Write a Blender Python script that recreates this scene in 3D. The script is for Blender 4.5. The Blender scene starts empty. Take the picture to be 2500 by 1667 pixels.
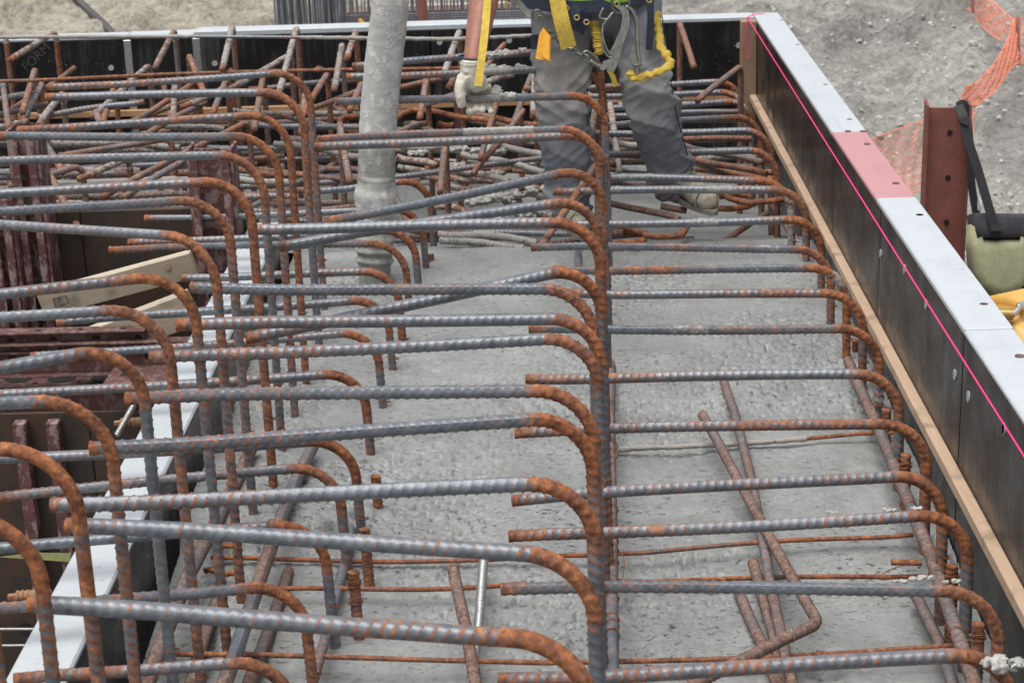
import bpy, bmesh, math, random
import numpy as np
from mathutils import Vector, Matrix, noise
random.seed(7); rng = np.random.default_rng(7)
SC = bpy.context.scene
COL = SC.collection
V = Vector

# ------------------------------------------------------------------ camera
F_PX = 4600.0; ZC = 2.05                     # focal length in photo pixels, camera height above the concrete
yc = V((60, 1588.5, -F_PX)).normalized()
zc = V((1, .033, 0)).cross(yc).normalized()
xc = yc.cross(zc)
M_WC = Matrix((xc, yc, zc)).transposed()     # world -> camera
M_CW = M_WC.transposed()
cam_d = bpy.data.cameras.new('camera'); cam = bpy.data.objects.new('camera', cam_d); COL.objects.link(cam)
cam.matrix_world = Matrix.Translation((0, 0, ZC)) @ M_CW.to_4x4()
cam_d.sensor_width = 36; cam_d.lens = 36 * F_PX / 2500
cam_d.clip_start = .05; cam_d.clip_end = 3000
cam_d.dof.use_dof = True; cam_d.dof.focus_distance = 5.0; cam_d.dof.aperture_fstop = 11
SC.camera = cam

# ------------------------------------------------------------------ light
SUN_EL, SUN_AZ = 74, 225                     # azimuth clockwise from +Y
w = bpy.data.worlds.new('World'); SC.world = w; w.use_nodes = True
wn = w.node_tree; bg = wn.nodes['Background']
sky = wn.nodes.new('ShaderNodeTexSky'); sky.sky_type = 'NISHITA'; sky.sun_disc = False
sky.sun_elevation = math.radians(SUN_EL); sky.sun_rotation = math.radians(SUN_AZ)
sky.air_density = 1.0; sky.dust_density = 3.0; sky.ozone_density = 1.0
hs = wn.nodes.new('ShaderNodeHueSaturation'); hs.inputs['Saturation'].default_value = .30
wn.links.new(sky.outputs[0], hs.inputs['Color']); wn.links.new(hs.outputs[0], bg.inputs['Color'])
bg.inputs['Strength'].default_value = .065
sd = bpy.data.lights.new('sun', 'SUN'); sd.energy = 1.5; sd.angle = math.radians(50); sd.color = (1, .975, .94)
so = bpy.data.objects.new('sun', sd); COL.objects.link(so)
a, e = math.radians(SUN_AZ), math.radians(SUN_EL)
so.rotation_euler = V((math.sin(a) * math.cos(e), math.cos(a) * math.cos(e), math.sin(e))).to_track_quat('Z', 'Y').to_euler()
SC.view_settings.view_transform = 'Standard'; SC.view_settings.look = 'None'
SC.view_settings.exposure = 1.33; SC.view_settings.gamma = 1
SC.render.engine = 'CYCLES'; SC.cycles.use_denoising = True
SC.cycles.max_bounces = 6

# ------------------------------------------------------------------ picture -> place
def t(r, c, x, y):
    s = 2.8 if r < 3 else 2.423
    return (600 * (c - 1) + x / s, (0, 500, 1020)[r - 1] + y / s)
def q(x, y): return (1000 + x / 4.355, 200 + y / 4.355)
def ray(p): return M_CW @ V((p[0] - 1250, 833.5 - p[1], -F_PX))
def uz(p, H):                                 # point H metres below the camera
    d = ray(p); d = d * (-H / d.z); return V((d.x, d.y, d.z + ZC))
def ud(p, dep):                               # point at a distance along the view axis
    d = ray(p) * (dep / F_PX); return V((d.x, d.y, d.z + ZC))
def uy(p, Y):
    d = ray(p); d = d * (Y / d.y); return V((d.x, d.y, d.z + ZC))
def ux(p, X):
    d = ray(p); d = d * (X / d.x); return V((d.x, d.y, d.z + ZC))
def Z(H): return ZC - H
ORD = ('first second third fourth fifth sixth seventh eighth ninth tenth eleventh twelfth thirteenth fourteenth fifteenth sixteenth '
       'seventeenth eighteenth nineteenth twentieth').split()
TENS = 'twentieth thirtieth fortieth fiftieth'.split()
def ordn(i):
    if i < 20: return ORD[i]
    n = i + 1
    return TENS[n // 10 - 2] if n % 10 == 0 else ('twenty', 'thirty', 'forty')[n // 10 - 2] + '-' + ORD[n % 10 - 1]

# ------------------------------------------------------------------ objects
def tag(o, label=None, cat=None, group=None, kind=None):
    if label: o['label'] = label
    if cat: o['category'] = cat
    if group: o['group'] = group
    if kind: o['kind'] = kind
    return o
def mesh_obj(name, verts, faces, mat, parent=None, smooth=False, origin=None, attrs=None):
    me = bpy.data.meshes.new(name)
    org = V(origin) if origin is not None else V((0, 0, 0))
    vs = np.asarray(verts, float).reshape(-1, 3) - np.array(org)
    me.from_pydata(vs.tolist(), [], faces if isinstance(faces, list) else faces.tolist())
    if smooth: me.polygons.foreach_set('use_smooth', [True] * len(me.polygons))
    for k, v in (attrs or {}).items():
        at = me.attributes.new(k, 'FLOAT', 'POINT'); at.data.foreach_set('value', np.asarray(v, np.float32))
    me.update()
    o = bpy.data.objects.new(name, me); COL.objects.link(o)
    o.location = org
    if mat: me.materials.append(mat)
    if parent is not None: o.parent = parent; o.matrix_parent_inverse = Matrix.Translation(-parent.matrix_world.translation) if False else Matrix.Identity(4); o.location = org - V(parent_world(parent))
    return o
def parent_world(p):
    l = V(p.location)
    while p.parent: p = p.parent; l += p.location
    return l
def empty(name, loc):
    o = bpy.data.objects.new(name, None); COL.objects.link(o); o.location = loc; o.empty_display_size = .1; return o
def box_data(x0, x1, y0, y1, z0, z1, bev=0.0):
    bm = bmesh.new()
    vs = [bm.verts.new((x, y, z)) for z in (z0, z1) for y in (y0, y1) for x in (x0, x1)]
    for f in ((0, 2, 3, 1), (4, 5, 7, 6), (0, 1, 5, 4), (2, 6, 7, 3), (0, 4, 6, 2), (1, 3, 7, 5)): bm.faces.new([vs[i] for i in f])
    if bev: bmesh.ops.bevel(bm, geom=bm.edges[:], offset=bev, segments=1, affect='EDGES')
    bm.verts.index_update()
    v = [tuple(x.co) for x in bm.verts]; f = [[x.index for x in fc.verts] for fc in bm.faces]; bm.free()
    return v, f
def box(name, x0, x1, y0, y1, z0, z1, mat, parent=None, bev=0.002):
    v, f = box_data(x0, x1, y0, y1, z0, z1, bev)
    return mesh_obj(name, v, f, mat, parent, origin=((x0 + x1) / 2, (y0 + y1) / 2, z0))
def beam_data(a, b, wid, hgt, up=V((0, 0, 1)), bev=.002):      # a box from a to b
    a, b = V(a), V(b); d = (b - a); L = d.length; d.normalize()
    s = d.cross(up).normalized(); u = s.cross(d)
    v, f = box_data(-wid / 2, wid / 2, 0, L, -hgt / 2, hgt / 2, bev)
    return [tuple(a + s * x + d * y + u * z) for x, y, z in v], f
def beam(name, a, b, wid, hgt, mat, parent=None, up=V((0, 0, 1)), bev=.002):
    v, f = beam_data(a, b, wid, hgt, up, bev)
    return mesh_obj(name, v, f, mat, parent, origin=a)
def merge(parts):
    vs, fs = [], []
    for v, f in parts:
        k = len(vs); vs += list(v); fs += [[i + k for i in x] for x in f]
    return vs, fs
def plate_data(pts, n, th):                                     # extruded polygon, thickness along n
    pts = [V(p) for p in pts]; n = V(n).normalized() * th / 2; m = len(pts)
    vs = [tuple(p + n) for p in pts] + [tuple(p - n) for p in pts]
    fs = [list(range(m)), list(range(2 * m - 1, m - 1, -1))] + [[i, i + m, (i + 1) % m + m, (i + 1) % m] for i in range(m)]
    return vs, fs
def frames(P):
    T = np.gradient(P, axis=0); T /= np.linalg.norm(T, axis=1)[:, None] + 1e-12
    N = np.zeros_like(P); up = np.array([0, 0, 1.0]) if abs(T[0][2]) < .9 else np.array([0, 1.0, 0])
    n = up - T[0] * up.dot(T[0]); n /= np.linalg.norm(n)
    for i in range(len(P)):
        n = n - T[i] * n.dot(T[i]); n /= np.linalg.norm(n); N[i] = n
    return T, N, np.cross(T, N)
def ring_faces(n, seg):
    i, j = np.meshgrid(np.arange(n - 1), np.arange(seg), indexing='ij'); j2 = (j + 1) % seg
    return np.stack([i * seg + j, i * seg + j2, (i + 1) * seg + j2, (i + 1) * seg + j], -1).reshape(-1, 4)
def smooth_path(pts, n):
    pts = [np.array(p, float) for p in pts]
    if len(pts) == 2: return np.array([pts[0] + (pts[1] - pts[0]) * k / (n - 1) for k in range(n)])
    P = [2 * pts[0] - pts[1]] + pts + [2 * pts[-1] - pts[-2]]; out = []
    per = max(2, n // (len(pts) - 1))
    for i in range(1, len(P) - 2):
        for k in range(per):
            u = k / per; a_, b_, c_, d_ = P[i - 1], P[i], P[i + 1], P[i + 2]
            out.append(.5 * ((2 * b_) + (-a_ + c_) * u + (2 * a_ - 5 * b_ + 4 * c_ - d_) * u * u + (-a_ + 3 * b_ - 3 * c_ + d_) * u ** 3))
    out.append(pts[-1]); return np.array(out)
def tube_data(pts, radii, seg=12, n=24, flat=1.0, flatdir=None):
    P = smooth_path(pts, n)
    r = np.interp(np.linspace(0, 1, len(P)), np.linspace(0, 1, len(radii)), radii)
    T, N, B = frames(P)
    if flatdir is not None:
        fd = np.array(flatdir, float); N = fd - T * (T @ fd)[:, None]; N /= np.linalg.norm(N, axis=1)[:, None]; B = np.cross(T, N)
    th = np.linspace(0, 2 * math.pi, seg, endpoint=False)
    R = (np.cos(th)[None, :, None] * N[:, None] * flat + np.sin(th)[None, :, None] * B[:, None]) * r[:, None, None]
    vs = (P[:, None] + R).reshape(-1, 3).tolist(); fs = ring_faces(len(P), seg).tolist()
    k = len(vs); vs += [(P[0] - T[0] * r[0] * .5).tolist(), (P[-1] + T[-1] * r[-1] * .5).tolist()]
    L = (len(P) - 1) * seg
    fs += [[k, (j + 1) % seg, j] for j in range(seg)] + [[k + 1, L + j, L + (j + 1) % seg] for j in range(seg)]
    return vs, fs
def wire(name, pts, r, mat, parent=None, seg=6, n=24):
    v, f = tube_data(pts, [r], seg, n); return mesh_obj(name, v, f, mat, parent, True, origin=pts[0])
def remesh(parts, voxel, smooth=6, fac=.5):                    # closed shapes grown together into one skin
    v, f = merge(parts); me = bpy.data.meshes.new('tmp'); me.from_pydata(v, [], f)
    o = bpy.data.objects.new('tmp', me); COL.objects.link(o)
    m = o.modifiers.new('r', 'REMESH'); m.mode = 'VOXEL'; m.voxel_size = voxel
    if smooth:
        s = o.modifiers.new('s', 'SMOOTH'); s.iterations = smooth; s.factor = fac
    dg = bpy.context.evaluated_depsgraph_get(); ev = o.evaluated_get(dg); em = ev.to_mesh()
    nv = len(em.vertices); co = np.empty(nv * 3); em.vertices.foreach_get('co', co)
    nn = np.empty(nv * 3); em.vertices.foreach_get('normal', nn)
    fs = [list(p.vertices) for p in em.polygons]; ev.to_mesh_clear()
    bpy.data.objects.remove(o); bpy.data.meshes.remove(me)
    return co.reshape(-1, 3), nn.reshape(-1, 3), fs

# ------------------------------------------------------------------ materials
def new_mat(name):
    m = bpy.data.materials.new(name); m.use_nodes = True; nt = m.node_tree
    return m, nt, nt.nodes['Principled BSDF']
class N:
    def __init__(s, nt): s.nt = nt
    def __call__(s, typ, ins=None, **kw):
        n = s.nt.nodes.new(typ)
        for k, v in kw.items(): setattr(n, k, v)
        for k, v in (ins or {}).items(): s.put(n.inputs[k], v)
        return n
    def put(s, sock, v):
        if isinstance(v, bpy.types.NodeSocket): s.nt.links.new(v, sock)
        elif isinstance(v, bpy.types.Node): s.nt.links.new(v.outputs[0], sock)
        else: sock.default_value = v
    def co(s, kind='Object', scale=None):
        c = s('ShaderNodeTexCoord').outputs[kind]
        if scale is not None:
            m = s('ShaderNodeMapping', {'Vector': c}); m.inputs['Scale'].default_value = scale; return m.outputs[0]
        return c
    def noise(s, co, scale, detail=4, rough=.55, dist=0):
        return s('ShaderNodeTexNoise', {'Vector': co, 'Scale': scale, 'Detail': detail, 'Roughness': rough, 'Distortion': dist}).outputs[0]
    def ramp(s, f, *st):
        n = s('ShaderNodeValToRGB', {'Fac': f}); cr = n.color_ramp
        while len(cr.elements) < len(st): cr.elements.new(.5)
        for el, (p, c) in zip(cr.elements, st):
            el.position = p; el.color = c if isinstance(c, tuple) and len(c) == 4 else (tuple(c) + (1,) if isinstance(c, tuple) else (c, c, c, 1))
        return n.outputs[0]
    def math(s, op, a_, b_=0.0, clamp=False):
        n = s('ShaderNodeMath', operation=op, use_clamp=clamp); s.put(n.inputs[0], a_); s.put(n.inputs[1], b_); return n.outputs[0]
    def mix(s, f, a_, b_):
        n = s('ShaderNodeMix', data_type='RGBA'); s.put(n.inputs[0], f); s.put(n.inputs[6], a_ if not isinstance(a_, tuple) else a_ + (1,)); s.put(n.inputs[7], b_ if not isinstance(b_, tuple) else b_ + (1,)); return n.outputs[2]
    def attr(s, name): return s('ShaderNodeAttribute', attribute_name=name).outputs['Fac']
    def bump(s, h, strength, dist=.01):
        return s('ShaderNodeBump', {'Height': h, 'Strength': strength, 'Distance': dist}).outputs[0]
def setp(b, n, **kw):
    for k, v in kw.items():
        n.put(b.inputs[{'color': 'Base Color', 'rough': 'Roughness', 'metal': 'Metallic', 'normal': 'Normal', 'spec': 'Specular IOR Level', 'coat': 'Coat Weight', 'coatr': 'Coat Roughness'}[k]], v if not (isinstance(v, tuple) and len(v) == 3) else v + (1,))

def simple(name, col, rough=.6, metal=0.0, var=.25, scale=40, bump=.1, spec=.5, stretch=(1, 1, 1)):
    m, nt, b = new_mat(name); n = N(nt); co = n.co('Object', stretch)
    f = n.noise(co, scale, 5, .6); d = tuple(c * (1 - var) for c in col); l = tuple(min(1, c * (1 + var)) for c in col)
    setp(b, n, color=n.ramp(f, (.3, d), (.7, l)), rough=rough, metal=metal, spec=spec)
    if bump: setp(b, n, normal=n.bump(f, bump, .004))
    return m

def make_rebar_mat():
    m, nt, b = new_mat('rebar_steel'); n = N(nt); oi = n('ShaderNodeObjectInfo')
    co = n('ShaderNodeVectorMath', {0: n.co(), 1: n('ShaderNodeVectorMath', {0: oi.outputs['Random'], 1: (37.0, 11.0, 5.0)}, operation='MULTIPLY')}, operation='ADD').outputs[0]
    n1 = n.noise(co, 85, 6, .7); n2 = n.noise(co, 11, 4, .6); n3 = n.noise(co, 330, 3, .65); n4 = n.noise(co, 34, 4, .6)
    r = n.math('ADD', n.attr('rust'), n.math('MULTIPLY', n.math('SUBTRACT', n2, .5), .75))
    r = n.math('ADD', r, n.math('MULTIPLY', n.math('SUBTRACT', n1, .5), .95))
    r = n.math('ADD', r, n.math('MULTIPLY', n.math('SUBTRACT', n4, .5), .7))
    r = n.math('ADD', r, n.math('MULTIPLY', n.attr('rib'), .48))
    rm = n.ramp(r, (.34, 0.0), (.48, .62), (.80, .97))
    steel = n.ramp(n4, (.3, (.070, .080, .094)), (.7, (.15, .170, .196)))
    hot = n.ramp(n.math('ADD', n.math('MULTIPLY', n1, .55), n.math('MULTIPLY', n4, .45)), (.34, (.060, .026, .017)), (.46, (.165, .062, .030)), (.56, (.32, .115, .045)), (.68, (.52, .22, .068)))
    dull = n.ramp(n1, (.32, (.065, .044, .038)), (.5, (.165, .112, .092)), (.7, (.31, .235, .205)))
    rust = n.mix(n.attr('tone'), hot, dull)
    c = n.mix(rm, steel, rust)
    ck = n.math('ADD', n.math('SUBTRACT', n.attr('cake'), .62), n.math('MULTIPLY', n.math('SUBTRACT', n.noise(co, 46, 5, .68), .5), 1.9))
    cm = n.ramp(ck, (.0, 0.0), (.10, .9))
    grey = n.ramp(n3, (.3, (.20, .195, .18)), (.7, (.385, .375, .35)))
    c = n.mix(cm, c, grey)
    mx = n.math('MAXIMUM', rm, cm)
    setp(b, n, color=c, rough=n.mix(mx, (.40, .40, .40), (.9, .9, .9)), metal=n.math('MULTIPLY', n.math('SUBTRACT', 1.0, mx), .12), spec=n.math('ADD', n.math('MULTIPLY', n.math('SUBTRACT', 1.0, mx), .8), .12))
    h = n.math('ADD', n.math('MULTIPLY', n3, .4), n.math('MULTIPLY', n1, .6))
    setp(b, n, normal=n.bump(h, .45, .0022))
    return m
M_BAR = make_rebar_mat()
def make_concrete():
    m, nt, b = new_mat('wet_concrete'); n = N(nt); co = n.co()
    mid = n.noise(co, 5, 6, .62, .4); fine = n.noise(co, 190, 4, .7); grit = n.noise(co, 60, 5, .7, .4)
    st = n.noise(n.co('Object', (9, 42, 10)), 1.6, 6, .7, 1.6)
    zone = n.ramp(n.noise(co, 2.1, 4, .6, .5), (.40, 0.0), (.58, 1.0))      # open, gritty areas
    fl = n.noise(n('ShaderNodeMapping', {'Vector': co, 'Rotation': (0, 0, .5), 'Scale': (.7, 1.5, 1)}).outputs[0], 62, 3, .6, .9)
    pock_shade = n.math('MULTIPLY', n.ramp(fl, (.335, 1.0), (.40, 0.0)), n.math('ADD', n.math('MULTIPLY', zone, .8), .2))  # dark flecks painted in for the shade inside small surface pits
    c = n.mix(n.ramp(mid, (.3, 0.0), (.7, 1.0)), (.196, .203, .196), (.292, .299, .292))
    c = n.mix(n.math('MULTIPLY', n.ramp(grit, (.36, 1.0), (.58, 0.0)), n.math('ADD', n.math('MULTIPLY', zone, .35), .12)), c, (.105, .110, .106))
    c = n.mix(n.math('MULTIPLY', n.ramp(fine, (.55, 0.0), (.75, 1.0)), .3), c, (.36, .37, .37))
    c = n.mix(pock_shade, c, (.055, .058, .056))
    setp(b, n, color=c, rough=n.math('ADD', n.ramp(st, (.3, .19), (.7, .42)), n.math('MULTIPLY', zone, .20)), spec=.55)
    h = n.math('ADD', n.math('MULTIPLY', st, .5), n.math('ADD', n.math('MULTIPLY', fine, .2), n.math('SUBTRACT', n.math('MULTIPLY', grit, .4), n.math('MULTIPLY', pock_shade, .9))))
    setp(b, n, normal=n.bump(h, .6, .008))
    return m
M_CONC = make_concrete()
M_CLUMP = simple('splashed_concrete', (.34, .335, .31), .85, 0, .35, 60, .8)
def make_film():
    m, nt, b = new_mat('black_film_plywood'); n = N(nt); co = n.co()
    s1 = n.noise(n.co('Object', (30, 30, 1.2)), 1, 5, .7); s2 = n.noise(co, 3, 3, .6); sp = n.noise(co, 170, 2, .5)
    sm = n.math('MULTIPLY', n.ramp(s1, (.47, 0.0), (.70, 1.0)), n.ramp(s2, (.42, 0.0), (.62, 1.0)))
    c = n.mix(n.math('MULTIPLY', sm, .45), n.ramp(s2, (.3, (.009, .009, .009)), (.7, (.020, .019, .019))), (.16, .16, .155))
    spm = n.math('MULTIPLY', n.ramp(sp, (.735, 0.0), (.75, 1.0)), n.ramp(n.noise(co, 2.2, 2, .5), (.45, 0.0), (.6, 1.0)))
    c = n.mix(spm, c, (.55, .55, .53))
    setp(b, n, color=c, rough=n.ramp(n.noise(co, 8, 4, .6), (.3, .20), (.7, .40)), spec=.2)
    setp(b, n, normal=n.bump(n.noise(co, 14, 3, .5), .06, .01))
    return m
M_FILM = make_film()
def make_cap(name, base, dark):
    m, nt, b = new_mat(name); n = N(nt); co = n.co()
    f = n.noise(n.co('Object', (8, 40, 8)), 2.0, 5, .65); g = n.noise(co, 5, 3, .5); s = n.ramp(n.noise(n.co('Object', (60, 1.4, 60)), 1, 3, .5), (.60, 0.0), (.70, 1.0))
    c = n.mix(n.math('MULTIPLY', n.ramp(f, (.45, 0.0), (.75, 1.0)), .35), base, dark)
    c = n.mix(n.math('MULTIPLY', n.ramp(g, (.5, 0.0), (.8, 1.0)), .45), c, dark)
    c = n.mix(n.math('MULTIPLY', s, .3), c, dark)
    sp = n.ramp(n.noise(co, 42, 5, .75), (.60, 0.0), (.68, 1.0)); c = n.mix(n.math('MULTIPLY', n.math('MULTIPLY', sp, n.ramp(n.noise(co, 4, 3, .5), (.45, 0.0), (.6, 1.0))), .6), c, tuple(x * .55 for x in dark))
    setp(b, n, color=c, rough=.5, normal=n.bump(f, .08, .003)); return m
M_CAP = make_cap('whitewashed_cap', (.425, .455, .475), (.30, .325, .345))
M_CAPR = make_cap('faded_red_cap', (.43, .215, .228), (.33, .155, .168))
def make_wood(name, c0, c1, axis=(3, 40, 40)):
    m, nt, b = new_mat(name); n = N(nt)
    g = n.noise(n.co('Object', axis), 1.0, 6, .6, 1.0); k = n.noise(n.co(), 12, 3, .5)
    c = n.mix(g, c0, c1); c = n.mix(n.math('MULTIPLY', n.ramp(k, (.56, 0.0), (.72, 1.0)), .5), c, tuple(x * .4 for x in c0)); c = n.mix(n.math('MULTIPLY', n.ramp(n.noise(n.co(), 40, 5, .7), (.55, 0.0), (.75, 1.0)), .3), c, (.3, .29, .26))
    setp(b, n, color=c, rough=.7, normal=n.bump(g, .2, .003)); return m
M_STRIP = make_wood('form_strip_wood', (.34, .225, .15), (.55, .40, .28), (40, 3, 40))
M_STRIPX = make_wood('far_strip_wood', (.30, .16, .075), (.50, .29, .14), (3, 40, 40))
M_POSTW = make_wood('corner_post_wood', (.20, .125, .075), (.36, .24, .155), (40, 40, 3))
M_BOARD = make_wood('pale_board_wood', (.33, .275, .20), (.50, .43, .33), (4, 30, 30))
def make_redsteel(name, red, rust, worn, wmix=.5, flake=0):
    m, nt, b = new_mat(name); n = N(nt); co = n.co()
    a_ = n.noise(co, 7, 5, .65); g = n.noise(co, 34, 5, .65); d = n.noise(co, 90, 3, .6)
    c = n.mix(n.ramp(a_, (.42, 0.0), (.60, 1.0)), red, rust)
    c = n.mix(n.math('MULTIPLY', n.ramp(g, (.56, 0.0), (.66, 1.0)), wmix), c, worn)
    if flake:
        fk = n.noise(n.co('Object', (1, 1, .5)), 20, 7, .72); c = n.mix(n.math('MULTIPLY', n.ramp(fk, (.52, 0.0), (.545, 1.0)), flake), c, n.mix(d, (.34, .28, .26), (.20, .12, .12)))
    c = n.mix(n.math('MULTIPLY', n.ramp(d, (.62, 0.0), (.7, 1.0)), .6), c, (.06, .035, .03))
    setp(b, n, color=c, rough=.75, normal=n.bump(g, .3, .004)); return m
M_RED = make_redsteel('red_oxide_steel', (.12, .044, .042), (.075, .032, .028), (.26, .22, .205), .6, .8)
M_WALER = make_redsteel('waler_steel', (.10, .040, .035), (.07, .031, .026), (.22, .185, .175), .4, .35)
M_PILE = make_redsteel('pile_steel', (.25, .085, .07), (.19, .072, .05), (.16, .065, .05), .5)
M_PLATE = make_redsteel('rusty_plate', (.026, .021, .018), (.055, .028, .014), (.018, .017, .016), .5)  # rusty steel, base darkened to carry the shade of the sheltered pit
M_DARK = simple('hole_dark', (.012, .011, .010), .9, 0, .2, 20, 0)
M_WIRE = simple('rusty_wire', (.20, .075, .03), .8, 0, .4, 200, 0)
M_ROD = simple('zinc_rod', (.45, .45, .44), .35, .8, .2, 80, .1)
M_ZINC = simple('zinc_plated_hook', (.20, .20, .17), .34, .8, .3, 50, .2)
M_COIL = make_redsteel('coil_bolt_steel', (.30, .17, .09), (.24, .09, .04), (.40, .32, .2), .5)
M_STRING = simple('pink_string', (.85, .03, .20), .6, 0, .15, 200, 0)
M_ORANGE = simple('orange_net', (.84, .23, .115), .6, 0, .15, 20, 0)
M_PLUG = simple('cone_plug', (.33, .34, .34), .5, 0, .2, 60, .1)
def make_hose():
    m, nt, b = new_mat('slurry_coated_hose'); n = N(nt); co = n.co()
    a_ = n.noise(n.co('Object', (1, 1, .6)), 11, 5, .6, 1.2); g = n.noise(co, 60, 5, .7); k = n.noise(co, 6, 3, .5)
    edge = n.ramp(n.math('ADD', n.math('MULTIPLY', a_, .7), n.math('MULTIPLY', n.noise(co, 40, 5, .7), .3)), (.49, 0.0), (.53, 1.0))
    c = n.mix(edge, (.39, .39, .375), (.52, .51, .485)); c = n.mix(n.math('MULTIPLY', n.ramp(k, (.62, 0.0), (.74, 1.0)), .75), c, (.12, .125, .13))
    c = n.mix(n.math('MULTIPLY', n.ramp(g, (.5, 0.0), (.7, 1.0)), .2), c, (.3, .3, .28))
    c = n.mix(n.attr('wet'), c, n.mix(g, (.16, .16, .145), (.33, .325, .30)))
    setp(b, n, color=c, rough=.8, normal=n.bump(n.math('ADD', n.math('MULTIPLY', edge, .6), n.math('MULTIPLY', g, .5)), .5, .006)); return m
M_HOSE = make_hose()
def make_denim():
    m, nt, b = new_mat('worn_denim'); n = N(nt); co = n.co()
    a_ = n.noise(n.co('Object', (1, 1, .7)), 6, 4, .6); wv = n.noise(n.co('Object', (500, 500, 90)), 1, 2, .5); k = n.noise(co, 30, 4, .6)
    c = n.mix(n.ramp(a_, (.35, 0.0), (.7, 1.0)), (.115, .124, .148), (.26, .275, .31))
    c = n.mix(n.math('MULTIPLY', n.attr('dirt'), n.ramp(k, (.25, .45), (.7, 1.0))), c, (.38, .35, .30))
    c = n.mix(n.math('MULTIPLY', wv, .25), c, (.26, .26, .28))
    setp(b, n, color=c, rough=.95, spec=.15, normal=n.bump(n.math('ADD', wv, n.math('MULTIPLY', k, .8)), .25, .003)); return m
M_DENIM = make_denim()
M_SKIN = simple('tanned_skin', (.31, .135, .095), .5, 0, .18, 40, .1)
M_GLOVE = simple('muddy_glove', (.56, .535, .45), .85, 0, .22, 45, .5)
M_SHIRT = simple('green_vest', (.33, .62, .08), .8, 0, .12, 20, .1)
M_BOOT = simple('muddy_boot', (.27, .245, .19), .85, 0, .3, 45, .5)
M_SOLE = simple('boot_sole', (.16, .15, .125), .8, 0, .3, 40, .3)
M_YWEB = simple('yellow_webbing', (.50, .35, .055), .85, 0, .22, 60, .4)
M_YTAG = simple('yellow_tag', (.86, .43, .03), .6, 0, .12, 60, .1)
M_BWEB = simple('blue_webbing', (.018, .024, .042), .8, 0, .3, 60, .4)
M_KWEB = simple('black_webbing', (.018, .018, .02), .75, 0, .3, 80, .3)
M_OLIVE = simple('olive_canvas', (.26, .265, .16), .9, 0, .12, 40, .3)
M_BAGK = simple('black_canvas', (.035, .033, .042), .85, 0, .25, 40, .3)
M_YEL = simple('yellow_paint', (.66, .38, .10), .5, 0, .08, 8, .05)
M_HAT = simple('white_hat', (.65, .75, .72), .35, 0, .05, 5, 0)
M_HAIR = simple('dark_hair', (.05, .035, .025), .7, 0, .3, 60, .2)
M_BRASS = simple('brass_grommet', (.45, .33, .13), .4, .7, .15, 60, .1)
M_STAMP = simple('ink_stamp', (.06, .055, .05), .9, 0, .3, 60, 0)
M_LETTER = simple('print_on_film', (.055, .045, .042), .45, 0, .2, 60, 0)
M_STRAPY = simple('olive_strap', (.30, .32, .13), .8, 0, .2, 60, .2)
M_FARROD = simple('far_steel_rods', (.17, .18, .20), .6, .2, .3, 8, 0)
M_FARBEAM = simple('far_brown_beam', (.17, .11, .095), .8, 0, .3, 6, 0)
M_FARWOOD = simple('far_timber', (.58, .47, .36), .8, 0, .2, 6, 0)
M_PIPE = simple('black_pipe', (.06, .055, .055), .6, 0, .2, 6, 0)
M_STONE = simple('pale_stone', (.36, .35, .325), .9, 0, .35, 9, .3)
def make_ground():
    m, nt, b = new_mat('excavated_ground'); n = N(nt); co = n.co()
    big = n.noise(co, .14, 4, .55); mid = n.noise(n.co('Object', (1.1, .55, 1.4)), 1.6, 6, .68, .6); fine = n.noise(co, 16, 7, .75); peb = n('ShaderNodeTexVoronoi', {'Vector': co, 'Scale': 11.0, 'Randomness': 1.0}).outputs[0]; st = n.noise(n('ShaderNodeMapping', {'Vector': co, 'Rotation': (0, 0, math.radians(-52)), 'Scale': (.45, 2.6, 1)}).outputs[0], 1.3, 7, .7, .5)
    sx = n('ShaderNodeSeparateXYZ', {0: co}).outputs[0]
    tan = n.ramp(n.math('ADD', n.math('MULTIPLY', sx, -.14), n.math('MULTIPLY', n.math('SUBTRACT', big, .5), 1.2)), (.0, 0.0), (.35, 1.0))
    g = n.ramp(n.math('ADD', n.math('MULTIPLY', mid, .4), n.math('MULTIPLY', st, .6)), (.37, (.27, .26, .24)), (.5, (.47, .455, .42)), (.64, (.62, .60, .555)))
    s = n.ramp(n.math('ADD', n.math('MULTIPLY', mid, .5), n.math('MULTIPLY', st, .5)), (.38, (.33, .295, .225)), (.5, (.54, .495, .395)), (.66, (.66, .62, .51)))
    c = n.mix(tan, g, s); c = n.mix(n.math('MULTIPLY', n.ramp(fine, (.36, 1.0), (.52, 0.0)), .75), c, (.20, .19, .172)); c = n.mix(n.math('MULTIPLY', n.ramp(n.noise(co, 22, 4, .7), (.60, 0.0), (.66, 1.0)), .7), c, (.60, .58, .54))
    bd = n.noise(n('ShaderNodeMapping', {'Vector': co, 'Rotation': (0, 0, math.radians(-50)), 'Scale': (.25, 1.3, 1)}).outputs[0], .8, 5, .65, .8); c = n.mix(n.math('MULTIPLY', n.ramp(bd, (.36, 1.0), (.52, 0.0)), .5), c, (.21, .20, .18)); c = n.mix(n.math('MULTIPLY', n.ramp(bd, (.54, 0.0), (.68, 1.0)), .45), c, (.66, .63, .56))
    setp(b, n, color=c, rough=.95, spec=.2, normal=n.bump(n.math('ADD', n.math('MULTIPLY', fine, .9), n.math('ADD', n.math('MULTIPLY', st, .8), n.math('MULTIPLY', peb, -.5))), 1.0, .09)); return m
M_GROUND = make_ground()

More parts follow.
